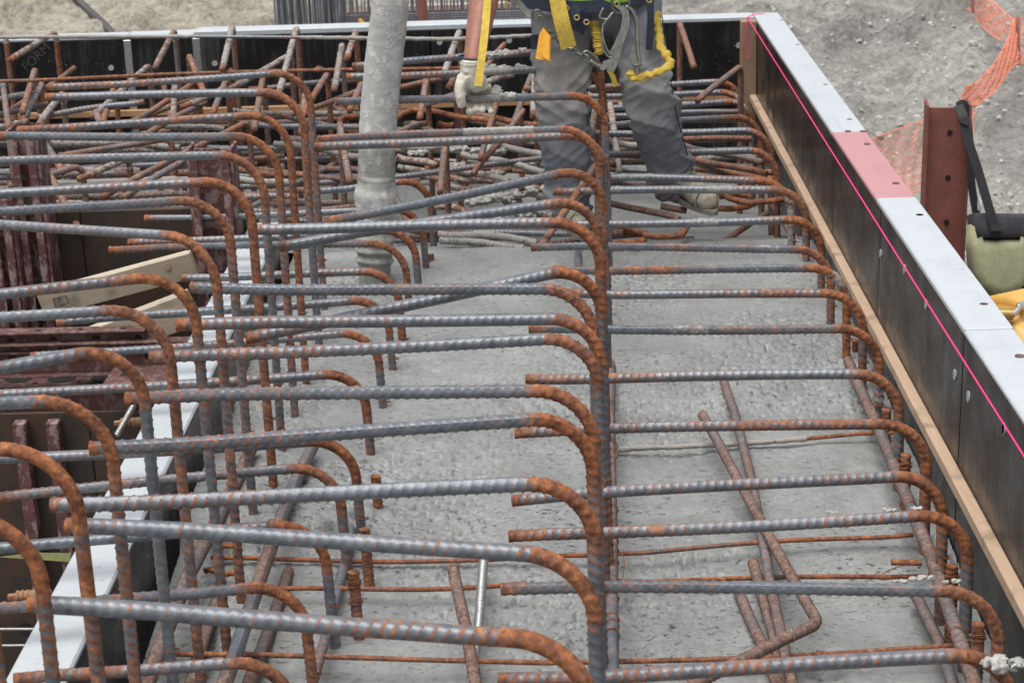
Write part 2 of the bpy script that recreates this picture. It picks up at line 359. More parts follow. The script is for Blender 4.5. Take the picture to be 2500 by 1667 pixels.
# ------------------------------------------------------------------ large structure: ground, concrete, forms
def gh(x, y):                                 # ground height
    H = 3.7
    if y > 13: H -= .12 * (y - 13) if y < 40 else .12 * 27
    H -= .22 * max(0, x - 3.0) * min(1, max(0, (y - 9) / 4)) if x < 14 else .22 * 11
    H -= .18 * max(0, -x - 1.5 + (y - 16) * .3) * min(1, max(0, (y - 12) / 4)) if x > -14 else .18 * 12
    z = Z(max(H, -12))
    if y > 9: z += noise.fractal(V((x * .5, y * .5, 3)), 1.0, 2.1, 4) * .16 + (noise.fractal(V(((x + y * .8) * .8, (y * .8 - x) * 2.2, 7)), .8, 2.2, 5) * .17 + max(0, noise.noise(V((x * 3.2, y * 3.2, 17))) - .1) * .10 + noise.fractal(V((x * 6, y * 6, 27)), .7, 2.2, 3) * .03 if y < 26 and abs(x) < 13 else 0)
    return z
def axis(lo, hi, a_, b_, d, g=1.25):
    c = list(np.arange(a_, b_, d)); s = d
    while c[-1] < hi: s *= g; c.append(c[-1] + s)
    s = d; pre = []
    x = a_
    while x > lo: s *= g; x -= s; pre.append(x)
    return pre[::-1] + c
gx = axis(-900, 900, -6.5, 9, .065); gy = axis(-300, 1800, 10.5, 22, .065)
gv = [(x, y, gh(x, y)) for y in gy for x in gx]; nx, ny = len(gx), len(gy)
gf = [[j * nx + i, j * nx + i + 1, (j + 1) * nx + i + 1, (j + 1) * nx + i] for j in range(ny - 1) for i in range(nx - 1)]
tag(mesh_obj('ground', gv, gf, M_GROUND, smooth=True), 'bare grey and tan excavated earth slope', kind='structure')
def ground_at(p):                             # where a picture ray meets the ground
    d = ray(p).normalized(); o = V((0, 0, ZC)); s = 9.0
    while s < 120:
        c = o + d * s
        if c.z < gh(c.x, c.y): return c
        s += .03
    return o + d * 30

XR, XRO, XL, XLO, YF = 1.0, 1.12, -1.005, -1.13, 8.97
YN = 6.85                                     # near form of the arm that runs off to the left
def ch(x, y):                                 # fresh concrete surface
    H = 2.05 + .10 * max(0, min(1, (4.8 - y) / 1.5)) - .05 * max(0, min(1, (y - 5.0) / 1.0))
    if y > 6.9: H += .20 * min(1, (y - 6.9) / .8)
    if x < -.25: H -= .05 * max(0, min(1, (y - 4.42 - .03 * math.sin(9 * x) - .02 * noise.noise(V((x * 20, 3, 3)))) / .03)) * min(1, (-.25 - x) / .35) * max(0, min(1, (5.3 - y) / .7))
    z = Z(H)
    z += noise.fractal(V((x * 1.8, y * 1.8, 1)), 1.0, 2.0, 3) * .018
    rough = max(0, min(1, noise.noise(V((x * 1.3, y * .9, 9))) * 2.2 + .5))
    z += (noise.fractal(V((x * 19, y * 15, 2)), .9, 2.1, 4) * .0035) * (.3 + rough)
    if y < 6.6:
        pit = noise.noise(V((x * 62, y * 50, 5))) + .4 * noise.noise(V((x * 120, y * 100, 8)))
        rg = max(0, min(1, noise.noise(V((x * 2.1 + 4, y * 1.4, 19))) * 3.0 + .35))
        if pit > .26: z -= min(.026, (pit - .26) * .10) * rg
        if pit < -.4: z += (-.4 - pit) * .014 * rg
    hx, hy = x - .60, y - 3.83
    z -= .09 * math.exp(-(hx * hx + hy * hy * .6) / .0011)
    return z
cx = [-3.6 + .06 * i for i in range(43)] + list(np.linspace(XL + .003, XR - .003, 330))
cy = list(np.arange(2.9, 5.0, .0068)) + list(np.arange(5.0, 7.4, .0105)) + list(np.arange(7.4, YF, .04))
cv = [(x, y, ch(x, y)) for y in cy for x in cx]; nx = len(cx)
cf = []
for j in range(len(cy) - 1):
    for i in range(nx - 1):
        if cx[i + 1] < XL + .03 and cy[j] < YN + .05: continue
        cf.append([j * nx + i, j * nx + i + 1, (j + 1) * nx + i + 1, (j + 1) * nx + i])
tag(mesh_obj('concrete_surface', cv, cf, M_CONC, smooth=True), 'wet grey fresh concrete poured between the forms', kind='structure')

def disc_data(c, n, r, th, seg=12):
    n = V(n).normalized(); u = n.orthogonal().normalized(); v = n.cross(u)
    return plate_data([V(c) + u * r * math.cos(2 * math.pi * k / seg) + v * r * math.sin(2 * math.pi * k / seg) for k in range(seg)], n, th)
# right form
rf = empty('right_form', (XR, 2.2, Z(2.9)))
tag(rf, 'long black-faced form wall with whitewashed top beside the soil bank', 'form wall')
seams = [2.2] + [uz(p, 1.5).y for p in ((2353, 805), (2142, 485), (2032, 323))] + [YF + .12]
ns = [2.2, 3.35] + [uz(t(2, 4, 1550, 855), 1.5).y] + [uz(t(2, 4, 950, 5), 1.5).y] + [uz(t(1, 4, 640, 925), 1.5).y, YF - .002]
for i in range(len(ns) - 1):
    box('face_panel', XR, XR + .04, ns[i] + .004, ns[i + 1] - .004, Z(2.9), Z(1.515), M_FILM, rf, .0015)
    if i: box('seam_strip', XR + .004, XR + .03, ns[i] - .004, ns[i] + .004, Z(2.9), Z(1.518), M_ROD, rf, 0)
box('backing', XR + .042, XRO - .003, 2.2, YF + .115, Z(2.9), Z(1.517), M_WALER, rf, 0)
for i in range(len(seams) - 1):
    c = box('top_cap', XR - .001, XRO, seams[i] + .0015, seams[i + 1] - .0015, Z(1.515), Z(1.5 - .003 * (i % 2)), M_CAPR if i == 2 else M_CAP, rf, .004)
    if i == 2: c['label'] = 'faded red cap section between the white ones'
holes = [t(1, 4, 300, 142), t(1, 4, 412, 308), t(1, 4, 603, 581), t(1, 4, 767, 819), t(1, 4, 757, 898), t(1, 4, 862, 898), t(1, 4, 888, 985), t(1, 4, 1085, 1253), t(1, 4, 1247, 1471), t(2, 4, 1247, 72), t(2, 4, 1686, 681), t(2, 4, 1930, 1033)]
hd = None
for p in holes:
    c = uz(p, 1.4985)
    v, f = disc_data(c, (0, 0, 1), .011, .003); mesh_obj('cap_hole', v, f, M_WALER, rf, origin=c)
for p in [t(2, 4, 980, 335), t(2, 4, 1143, 440), t(2, 4, 1290, 680), t(2, 4, 1487, 1160), t(2, 4, 1580, 1310), t(2, 4, 1822, 1530), t(2, 4, 1655, 0), t(3, 4, 1575, 60)]:
    c = ux(p, XR - .001); v, f = disc_data(c, (1, 0, 0), .014, .004); mesh_obj('cone_plug', v, f, M_PLUG, rf, origin=c)
yy = 2.2; k = 0
for y1 in (3.42, 5.0, 6.6, YF - .03):
    box('level_strip', XR - .032, XR - .0005, yy, y1 - .002, Z(1.885) - .002 * (k % 2), Z(1.855), M_STRIP, rf, .003); yy = y1; k += 1
# far form
ff = empty('far_form', (0, YF, Z(2.9))); tag(ff, 'black form wall with white top crossing behind the worker and the dowels', 'form wall')
fx = [-4.6, uz(t(1, 1, -900, 300), 1.5).x] + [uy(t(1, 1, 880, 400), YF).x, uy(t(1, 1, 1350, 400), YF).x, -.55, .2, XR - .03]
for i in range(len(fx) - 1):
    box('face_panel', fx[i] + .004, fx[i + 1] - .004, YF, YF + .04, Z(2.9), Z(1.515), M_FILM, ff, .0015)
    if 1 < i < 4: box('seam_strip', fx[i] - .018, fx[i] + .018, YF - .003, YF + .03, Z(2.0), Z(1.52), M_ROD, ff, .002)
box('backing', -4.6, XR - .003, YF + .042, YF + .115, Z(2.9), Z(1.517), M_WALER, ff, 0)
for i, (x0, x1) in enumerate(((-4.6, uz(t(1, 1, 870, 240), 1.5).x), (uz(t(1, 1, 870, 240), 1.5).x, uz(t(1, 1, 1340, 220), 1.5).x), (uz(t(1, 1, 1340, 220), 1.5).x, -.3), (-.3, XR - .004))):
    box('top_cap', x0 + .002, x1 - .002, YF - .001, YF + .12, Z(1.515), Z(1.5 - (.012 if i == 2 else .002 * i)), M_CAP, ff, .004)
box('level_strip', -4.6, XR - .04, YF - .03, YF - .0005, Z(1.885), Z(1.855), M_STRIPX, ff, .003)
for p in [t(1, 1, 760, 465), t(1, 1, 1468, 435), t(1, 2, 1325, 290), t(1, 2, 1800, 278), t(1, 3, 1690, 312)]:
    c = uy(p, YF - .001); v, f = disc_data(c, (0, 1, 0), .014, .004); mesh_obj('cone_plug', v, f, M_PLUG, ff, origin=c)
box('corner_post', XR - .075, XR - .001, YF - .07, YF - .001, Z(2.3), Z(1.505), M_POSTW, ff, .003)
def lettering(txt, p, size, ang, mat, parent, name='lettering'):
    cu = bpy.data.curves.new('f', 'FONT'); cu.body = txt; cu.size = size; cu.extrude = .0004
    o = bpy.data.objects.new('f', cu); COL.objects.link(o)
    dg = bpy.context.evaluated_depsgraph_get(); me = bpy.data.meshes.new_from_object(o.evaluated_get(dg)); bpy.data.objects.remove(o)
    R = Matrix.Rotation(math.radians(90), 4, 'X'); A = Matrix.Rotation(ang, 4, 'Y')
    me.transform(A @ R); ob = bpy.data.objects.new(name, me); COL.objects.link(ob); ob.parent = parent
    ob.location = V(p) - parent_world(parent); me.materials.clear(); me.materials.append(mat); return ob
lettering('FORM', uy(t(1, 1, 185, 495), YF - .003), .064, math.radians(-40), M_LETTER, ff)
lettering('C', uy(t(1, 1, 75, 620), YF - .003), .075, math.radians(-40), M_LETTER, ff)
# left form
lf = empty('left_form', (XL, 2.2, Z(2.9))); tag(lf, 'lower form wall with bright white top beneath the hooked bar tails', 'form wall')
ly = [2.2, 3.3, 4.62, 5.75, YN]
for i in range(4):
    box('face_panel', XL - .04, XL, ly[i] + .003, ly[i + 1] - .003, Z(2.9), Z(1.88), M_FILM, lf, .0015)
    box('top_cap', XLO, XL + .001, ly[i] + .0015, ly[i + 1] - .0015, Z(1.88), Z(1.865 - .003 * (i % 2)), M_CAP, lf, .005)
box('backing', XLO + .003, XL - .042, 2.2, YN - .003, Z(2.9), Z(1.882), M_WALER, lf, 0)

# left pit: rusty plates, soldiers, walers
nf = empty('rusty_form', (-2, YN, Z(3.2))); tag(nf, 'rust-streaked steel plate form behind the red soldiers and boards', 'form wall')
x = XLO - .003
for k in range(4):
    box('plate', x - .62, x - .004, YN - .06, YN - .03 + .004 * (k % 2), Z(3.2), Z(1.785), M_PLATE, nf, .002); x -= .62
def soldier(p_top, wid, H, Y, label):
    c = uy(p_top, Y); root = empty('steel_soldier', (c.x, Y, Z(3.3))); tag(root, label, 'soldier', 'red soldiers in the pit')
    zt = c.z; hw = wid / 2
    box('web', c.x - hw + .012, c.x + hw - .012, Y - .012, Y, Z(3.3), zt, M_RED, root, .001)
    for s in (-1, 1):
        box('flange', c.x + s * hw - .006, c.x + s * hw + .006, Y - .075, Y + .05, Z(3.3), zt + .012, M_RED, root, .002)
        box('lip', c.x + s * (hw - .02) - .014, c.x + s * (hw - .02) + .014, Y - .088, Y - .077, Z(3.3), zt + .008, M_RED, root, .002)
    return root
soldier(t(1, 1, 1450, 1010), .155, 1.6, YN - .15, 'speckled red channel soldier standing at the end of the white form')
soldier(t(1, 1, 180, 880), .10, 1.6, YN - .15, 'flaking red channel soldier, shorter of the pair by the photo edge')
soldier(t(2, 1, 25, -60), .09, 1.6, YN - .2, 'peeling red soldier cut off by the photo edge')
def board(a_, b_, wid, th, label):
    A = V(a_); B = V(b_); n = V((.0, -1, .35)).normalized()
    v, f = beam_data(A, B, th, wid, V((0, -.1, 1)), .003); o = mesh_obj('timber_board', v, f, M_BOARD, origin=A)
    return tag(o, label, 'board')
b1 = board(uy(t(2, 1, 285, 676), YN - .30), uy(t(2, 1, 1330, 398), YN - .30), .098, .04, 'pale stamped plank leaning across the rusty plate')
mk = empty('grade_stamp', (0, 0, 0)); 
stp = []
def onb(px, py): return uy(t(2, 1, px, py), YN - .3245)
sq = [(365, 640), (385, 705), (372, 700), (452, 622), (470, 680), (418, 630), (433, 690)]
def stroke(p0, p1, wd=.0022):
    return beam_data(onb(*p0), onb(*p1), wd, .001, V((0, -1, 0)), 0)
bpy.data.objects.remove(mk)
parts = [stroke((360, 642), (450, 621)), stroke((450, 621), (468, 672)), stroke((360, 642), (378, 700)), stroke((390, 635), (408, 696)), stroke((378, 700), (468, 672))]
for r_, row in enumerate(('M', 'N', 'R')):
    pass
v, f = merge(parts); st = mesh_obj('grade_stamp', v, f, M_STAMP, b1, origin=onb(360, 642))
for txt, px, py, sz in (('M', 368, 654, .011), ('N', 374, 672, .011), ('B', 379, 690, .011), ('B&T', 397, 650, .011), ('K A', 405, 668, .011), ('S-DRY', 410, 686, .009)):
    lettering(txt, onb(px, py), sz, math.radians(-14), M_STAMP, b1, 'stamp_letter')
v, f = tube_data([onb(415, 695), onb(415, 695) + V((.03, -.05, .02))], [.0022], 6, 3); mesh_obj('nail', v, f, M_STAMP, b1, origin=onb(415, 695))
v, f = disc_data(uy(t(2, 1, 1145, 425), YN - .3235), (0, -1, .1), .012, .004); mesh_obj('wood_knot', v, f, M_POSTW, b1, origin=uy(t(2, 1, 1145, 425), YN - .3235))
YW = uz(t(2, 1, 300, 942), 2.10).y
board(uy(t(2, 1, 480, 1015), YW + .07), uy(t(2, 1, 1330, 690), YW + .07), .125, .045, 'second pale plank lying behind the broad perforated waler')
def waler(y0, z0, dep, hgt, x0, x1, label, hole_r, pitch, name='steel_waler'):
    root = empty(name, ((x0 + x1) / 2, y0, z0)); tag(root, label, 'waler', 'walers in the pit')
    box('top_flange', x0, x1, y0 - dep, y0, z0 - .008, z0, M_WALER, root, .002)
    box('web', x0, x1, y0 - dep + .03, y0 - dep + .04, z0 - hgt + .006, z0 - .009, M_WALER, root, .001)
    box('bottom_flange', x0, x1, y0 - dep, y0, z0 - hgt - .004, z0 - hgt + .004, M_WALER, root, .002)
    xx = x0 + .05
    while xx < x1 - .03:
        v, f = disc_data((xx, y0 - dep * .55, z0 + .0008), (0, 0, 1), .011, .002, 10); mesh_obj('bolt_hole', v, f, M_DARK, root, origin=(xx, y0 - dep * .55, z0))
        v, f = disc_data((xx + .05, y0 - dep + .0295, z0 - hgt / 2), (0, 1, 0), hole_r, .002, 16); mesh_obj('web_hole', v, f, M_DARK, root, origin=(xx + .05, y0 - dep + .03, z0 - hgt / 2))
        xx += pitch
    return root
p = uz(t(2, 1, 300, 850), 2.06); waler(p.y + .02, Z(2.06), .06, .075, -3.2, -1.42, 'narrow perforated waler beneath the stamped plank', .014, .15)
p = uz(t(2, 1, 300, 942), 2.10); waler(p.y + .03, Z(2.10), .05, .12, -3.2, XLO - .01, 'broad perforated waler running up to the white form', .016, .24)
# lower waler with oval holes, seen from above
p0 = uz(t(2, 1, 100, 1130), 2.28); p1 = uz(t(2, 1, 100, 1250), 2.28)
ow = empty('steel_waler', (-2, p0.y, Z(2.4))); tag(ow, 'waler with a row of large oval holes in its top face', 'waler', 'walers in the pit')
box('top_flange', -3.2, XLO - .012, p1.y, p0.y, Z(2.288), Z(2.28), M_WALER, ow, .002)
box('web', -3.2, XLO - .012, p1.y - .012, p1.y - .002, Z(2.40), Z(2.276), M_WALER, ow, .002)
for px in (130, 425, 720, -160):
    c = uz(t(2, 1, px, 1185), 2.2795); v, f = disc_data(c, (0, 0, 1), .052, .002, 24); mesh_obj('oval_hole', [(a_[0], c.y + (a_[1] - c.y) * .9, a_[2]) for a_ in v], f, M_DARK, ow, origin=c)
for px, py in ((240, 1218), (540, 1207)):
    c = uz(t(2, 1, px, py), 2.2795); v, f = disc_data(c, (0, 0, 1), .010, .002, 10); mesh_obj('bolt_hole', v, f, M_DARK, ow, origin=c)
A = [uz(t(2, 1, px, py), 2.20) for px, py in ((705, 1230), (830, 1050), (1160, 1010), (1150, 1215), (1000, 1245))]
v, f = plate_data(A, (0, -.4, 1), .012); gp = mesh_obj('gusset_plate', v, f, M_WALER, ow, origin=A[0])
c = uz(t(2, 1, 850, 1160), 2.192); v, f = disc_data(c, (0, -.4, 1), .014, .003); mesh_obj('slot', v, f, M_DARK, gp, origin=c)
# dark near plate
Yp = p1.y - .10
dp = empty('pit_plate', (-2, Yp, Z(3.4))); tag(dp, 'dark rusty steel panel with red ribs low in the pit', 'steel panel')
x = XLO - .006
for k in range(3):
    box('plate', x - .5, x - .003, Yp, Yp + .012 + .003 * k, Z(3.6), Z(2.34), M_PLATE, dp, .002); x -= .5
for px in (150, 345):
    c = uy(t(3, 1, px, 300), Yp - .03); box('rib', c.x - .022, c.x + .022, Yp - .05, Yp - .001, Z(3.6), Z(2.36), M_RED, dp, .003)
for px, py, r_ in ((150, 1245, .026), (520, 10, .024)):
    c = uy(t(3, 1, px, py), Yp - .001); v, f = disc_data(c, (0, 1, 0), r_, .003, 20); mesh_obj('pipe_hole', v, f, M_DARK, dp, origin=c)
def coil(pa, pb, r, label):
    a_, b_ = V(pa), V(pb); d = (b_ - a_); L = d.length; n_ = int(L / .002)
    P = np.array([np.array(a_ + d * (k / (n_ - 1))) for k in range(n_)])
    rad = [r * (.86 + .14 * (1 if (k % 6) < 3 else 0)) for k in range(n_)]
    v, f = tube_data(P, rad, 12, n_); o = mesh_obj('coil_bolt', v, f, M_COIL, None, True, origin=a_)
    v2, f2 = beam_data(a_ - d.normalized() * .022, a_, .014, .014); mesh_obj('bolt_head', v2, f2, M_COIL, o, origin=a_)
    return tag(o, label, 'bolt', 'coil bolts through the left form')
coil(uz(t(2, 1, 1150, 682), 2.0), uz(t(2, 1, 1330, 690), 2.0), .0125, 'rusty coil bolt beside the second plank')
coil(uz(t(2, 1, 830, 1490), 2.08), uz(t(2, 1, 1010, 1480), 2.08), .0155, 'orange-rusted coil bolt under the waler end')
coil(uz(t(3, 1, 100, 1055), 2.08), uz(t(3, 1, 300, 1040), 2.08), .0155, 'pale-headed coil bolt low beside the white form')
def rod(pa, pb, r, label, mat=M_ROD):
    a_, b_ = V(pa), V(pb); L = (b_ - a_).length; n_ = max(6, int(L / .0022))
    P = np.array([np.array(a_.lerp(b_, k / (n_ - 1))) for k in range(n_)])
    v, f = tube_data(P, [r * (1 if k % 3 else .82) for k in range(n_)], 8, n_); return tag(mesh_obj('threaded_rod', v, f, mat, None, True, origin=a_), label, 'rod')
rod(uy(t(3, 1, -60, 1247), Yp - .05), uy(t(3, 1, 215, 1247), Yp - .05), .0055, 'upper thin bright threaded rod in the pit corner')
rod(uy(t(3, 1, -60, 1345), Yp - .05), uy(t(3, 1, 165, 1343), Yp - .05), .0055, 'lower thin bright threaded rod in the pit corner')
rod(uz(t(2, 1, 800, 1575), 2.1), uz(t(2, 1, 915, 1370), 2.02), .011, 'stout grey threaded rod slanting behind the coil bolt')
v, f = merge([plate_data([uy(t(3, 1, a_, b_), Yp - .08) for a_, b_ in ((0, 822), (200, 796), (420, 800), (410, 850), (150, 832))], (0, -1, .2), .003)])
tag(mesh_obj('lashing_strap', v, f, M_STRAPY, origin=uy(t(3, 1, 0, 820), Yp - .08)), 'olive strap stretched across the pit to the white form', 'strap')

# ------------------------------------------------------------------ rebar
D0 = .0286
def path_fillet(pts, R, ds):
    pts = [V(p) for p in pts]; segs = []; bend = []
    out = [pts[0]]; bd = [0.0]
    def line(a_, b_):
        L = (b_ - a_).length; n_ = max(1, int(round(L / ds)))
        for k in range(1, n_ + 1): out.append(a_.lerp(b_, k / n_)); bd.append(0.0)
    cur = pts[0]
    for i in range(1, len(pts) - 1):
        d0 = (pts[i] - pts[i - 1]).normalized(); d1 = (pts[i + 1] - pts[i]).normalized()
        ang = d0.angle(d1); rr = R[i - 1] if isinstance(R, (list, tuple)) else R
        if ang < .02: line(cur, pts[i]); cur = pts[i]; continue
        tl = rr * math.tan(ang / 2); mx = .49 * min((pts[i] - pts[i - 1]).length, (pts[i + 1] - pts[i]).length) if 0 < i else tl
        tl = min(tl, max(mx, .01)); rr = tl / math.tan(ang / 2)
        a_ = pts[i] - d0 * tl; b_ = pts[i] + d1 * tl; line(cur, a_)
        nn = (d1 - d0 * d0.dot(d1)).normalized(); c = a_ + nn * rr; n_ = max(3, int(rr * ang / ds))
        for k in range(1, n_ + 1):
            th = ang * k / n_; out.append(c + d0 * (rr * math.sin(th)) - nn * (rr * math.cos(th))); bd.append(1.0)
        cur = b_
    line(cur, pts[-1])
    return np.array([tuple(p) for p in out]), np.array(bd)
def bar(name, pts, D=D0, R=.12, rust=.25, cake=0.0, seg=12, rpp=8, pitch=.0205, tone=None, label=None, cat='rebar', group=None, parent=None, twist=None, cakefn=None, style=0):
    P, bd = path_fillet(pts, R, pitch / rpp)
    if len(P) > 40:                           # bars are never dead straight
        s_ = np.linspace(0, 1, len(P)); ph = random.random() * 6
        P = P + np.outer(np.sin(s_ * 5 + ph) * .005, [0, .4, 1]) * np.minimum(1, np.minimum(s_, 1 - s_) * 8)[:, None]
    T, Nn, B = frames(P)
    s = np.concatenate([[0], np.cumsum(np.linalg.norm(np.diff(P, axis=0), axis=1))]); L = s[-1]
    tw = random.uniform(-.9, .9) if twist is None else twist
    if style == 0 and seg >= 12:              # extra points where the lengthwise ribs run
        h_ = np.concatenate([[-.17, -.085, 0, .085, .17], np.linspace(.17, math.pi - .17, seg // 2 - 1)[1:-1]])
        th = np.sort((np.concatenate([h_, h_ + math.pi]) + tw + 1e-4) % (2 * math.pi)); seg = len(th)
    else: th = np.linspace(0, 2 * math.pi, seg, endpoint=False) + .01
    a_ = (th - tw) % (2 * math.pi)
    u = (a_ % math.pi) / math.pi; sign = np.where(a_ < math.pi, 1.0, -1.0)
    sh = .95 if style == 0 else .18
    ph = (s[:, None] / pitch + sign[None] * (u[None] - .5) * sh + np.where(a_ < math.pi, 0, .5)[None]) % 1.0
    w_ = .18
    rib = np.clip(1 - np.abs(ph - .5) / w_, 0, 1); rib = np.minimum(1, rib * 1.5)
    lon = np.exp(-((np.minimum(u, 1 - u)) / .030) ** 2)[None] * (1 if style == 0 else .4)
    edge = np.clip(np.minimum(u, 1 - u) / .09, 0, 1)[None]
    hgt = np.maximum(rib * edge, lon * .8)
    r = D / 2 * .95 + hgt * D * .070
    ck = np.full(len(P), cake) if cakefn is None else np.array([cakefn(x_, x_ / L) for x_ in s])
    if ck.max() > .3:
        lump = np.array([[noise.fractal(V((P[i][0] * 30 + math.cos(tt) * .7, P[i][1] * 30 + math.sin(tt) * .7, P[i][2] * 30)), 1, 2, 3) for tt in th] for i in range(len(P))])
        k_ = np.clip(ck - .3, 0, 1)[:, None]
        r = r * (1 - .0 * k_) + k_ * (.002 + np.clip(lump, -.4, 1) * .0038); hgt = hgt * (1 - .6 * k_)
    X = P[:, None] + (np.cos(th)[None, :, None] * Nn[:, None] + np.sin(th)[None, :, None] * B[:, None]) * r[:, :, None]
    n_ = len(P); bend = np.convolve(np.pad(bd, 12, mode='edge'), np.ones(25) / 25, 'valid')
    sd_ = random.random() * 99; lf_ = random.uniform(.0, .55)
    rs = rust + np.array([noise.noise(V((x_ * 2.3, sd_, 1))) * .45 + noise.noise(V((x_ * 7, sd_, 5))) * .16 for x_ in s]) + ((lf_ + .12) * np.clip((np.cumsum(bd) / max(1, bd.sum()) - .5) * 2, 0, 1) * .45 if bd.sum() > 5 else 0)
    rs = rs + bend * random.uniform(.7, .95) + .75 * np.exp(-s / .022) + .5 * np.exp(-(L - s) / .03)
    vs = X.reshape(-1, 3); nv = len(vs); fs = ring_faces(n_, seg).tolist()
    vs = np.vstack([vs, P[0], P[-1]])
    fs += [[nv, (j + 1) % seg, j] for j in range(seg)] + [[nv + 1, (n_ - 1) * seg + j, (n_ - 1) * seg + (j + 1) % seg] for j in range(seg)]
    ext = lambda v_, e_: np.concatenate([np.repeat(v_, seg) if v_.ndim == 1 else v_.reshape(-1), [e_, e_]])
    o = mesh_obj(name, vs, fs, M_BAR, parent, True, origin=P[-1], attrs={'tone': np.full(len(vs), random.uniform(0, .3) if tone is None else tone), 'rust': ext(rs, 1.2), 'rib': ext(hgt, 0), 'cake': ext(ck, max(0, cake - .3))})
    if label: tag(o, label, cat, group)
    return o
Hb = 2.24
def down(p, H=Hb, dx=0, dy=0): return V((p.x + dx, p.y + dy, Z(H)))
def look_words(): return random.choice(['', ''])

# row over the left form
LA = [((-500, 1415), (-40, 1375), 0), (t(3, 1, -900, 640), (83, 1262), 0), (t(3, 1, -900, 175), (173, 1088), 0), (t(2, 1, -1000, 1420), (261, 972), 0),
      (t(2, 1, -900, 1290), (339, 846), 0), (t(2, 1, -900, 800), (404, 752), 0), (t(2, 1, -800, 700), (468, 672), 0), (t(2, 1, -800, 60), (521, 586), 0),
      (t(1, 1, -700, 1470), (554, 489), 0), (t(1, 1, -700, 1345), (607, 443), 0), (t(1, 1, -800, 1135), (639, 379), 0), (t(1, 1, -5, 928), (675, 329), 0),
      (t(1, 1, 120, 890), (703, 282), 0), (t(1, 1, 310, 665), (736, 229), 0), (t(1, 1, 325, 598), (753, 174), 0)]
for i, (pa, pc, _) in enumerate(LA):
    B_ = uz(pc, 1.17); A_ = uz(pa, 1.17)
    bar('hooked_bar', [A_, B_, down(B_, dx=random.uniform(-.01, .01))], D=.0245, seg=12, rpp=8 if i < 9 else 6, rust=random.uniform(.06, .24),
        label='tall hooked rebar above the low white form, %s of its row from the front' % ordn(i), cat='rebar', group='hooked bars over the left form')
# middle row
C = [(t(3, 1, 175, 1100), (1440, 1560), 1.35), (t(3, 1, 395, 635), (1448, 1352), 1.35), (t(3, 1, 300, 515), t(3, 3, 600, 395), 1.35), (t(3, 1, 530, 180), t(3, 3, 590, 5), 1.35),
     (t(2, 1, 860, 1325), t(2, 3, 690, 1250), 1.35), (t(2, 1, 1020, 1040), t(2, 3, 720, 890), 1.35), (t(2, 1, 1205, 822), t(2, 3, 745, 755), 1.35), (t(2, 1, 1305, 565), t(2, 3, 690, 592), 1.35),
     (t(2, 2, 0, 915), t(2, 3, 735, 385), 1.35), (t(2, 2, 20, 170), t(2, 3, 735, 132), 1.35), (t(2, 2, 230, 290), t(2, 3, 725, -62), 1.35), (t(2, 2, 540, 118), t(1, 3, 750, 1128), 1.35),
     (t(1, 2, 470, 1005), t(1, 3, 760, 905), 1.35), (t(1, 2, 610, 698), t(1, 3, 770, 640), 1.35), (t(1, 2, 690, 525), t(1, 3, 755, 468), 1.35), (t(1, 2, 730, 455), t(1, 3, 745, 330), 1.36)]
cb = []
for i, (pa, pc, H) in enumerate(C):
    B_ = uz(pc, H); HA = H
    tilt = {8: .10, 10: .06, 11: .09}.get(i, 0)
    A_ = uz(pa, H)
    if tilt:                                   # bars bent down towards the free end
        A_ = uz(pa, H + tilt)
    pts = [A_, B_, down(B_, dx=.012)]
    cf_ = None
    if i >= 13: cf_ = lambda s_, u_: .95 * math.exp(-((u_ - .30) / .06) ** 2) + .15
    cb.append(bar('hooked_bar', pts, seg=14 if i < 9 else 12, rpp=9 if i < 9 else 6, rust=random.uniform(.06, .24), cakefn=cf_,
        label='hooked rebar of the middle row, %s from the front' % ordn(i), group='hooked bars of the middle row'))
# right row
Rr = [(t(3, 3, 35, 1550), t(3, 4, 1640, 1405)), (t(3, 3, 55, 1012), t(3, 4, 1550, 1012)), (t(3, 3, 100, 700), t(3, 4, 1370, 562)), (t(3, 3, 120, 490), t(3, 4, 1220, 318)),
      (t(3, 3, 135, 92), t(3, 4, 1120, 22)), (t(2, 3, 232, 1192), t(2, 4, 1110, 1165)), (t(2, 3, 255, 848), t(2, 4, 970, 842)), (t(2, 3, 545, 605), t(2, 4, 860, 620)),
      (t(2, 3, 420, 442), t(2, 4, 750, 445)), (t(2, 3, 270, 292), t(2, 4, 640, 295)), (t(2, 3, 300, 135), t(2, 4, 575, 96)), (t(1, 3, 420, 1312), t(1, 4, 470, 1298)),
      (t(1, 3, 690, 1215), t(1, 4, 370, 1240)), (t(1, 3, 690, 1055), t(1, 4, 270, 1035)), (t(1, 3, 690, 912), t(1, 4, 230, 896)), (t(1, 3, 690, 870), t(1, 4, 160, 795)),
      (t(1, 3, 640, 745), t(1, 3, 1780, 685)), (t(1, 3, 640, 660), t(1, 3, 1735, 635)), (t(1, 3, 560, 605), t(1, 3, 1700, 560))]
for i, (pa, pc) in enumerate(Rr):
    B_ = uz(pc, 1.73); A_ = uz(pa, 1.73)
    sp_ = random.random() * 50
    bar('hooked_bar', [A_, B_, down(B_, dx=.01)], cakefn=(lambda s_, u_, sp_=sp_: max(0, .25 + noise.noise(V((s_ * 6, sp_, 3))) * .8)) if i > 5 else None, D=.0272, seg=12, rpp=8 if i < 8 else 6, rust=random.uniform(.06, .24), R=.115,
        label='hooked rebar bending down beside the tan strip, %s from the front' % ordn(i), group='hooked bars beside the right form')
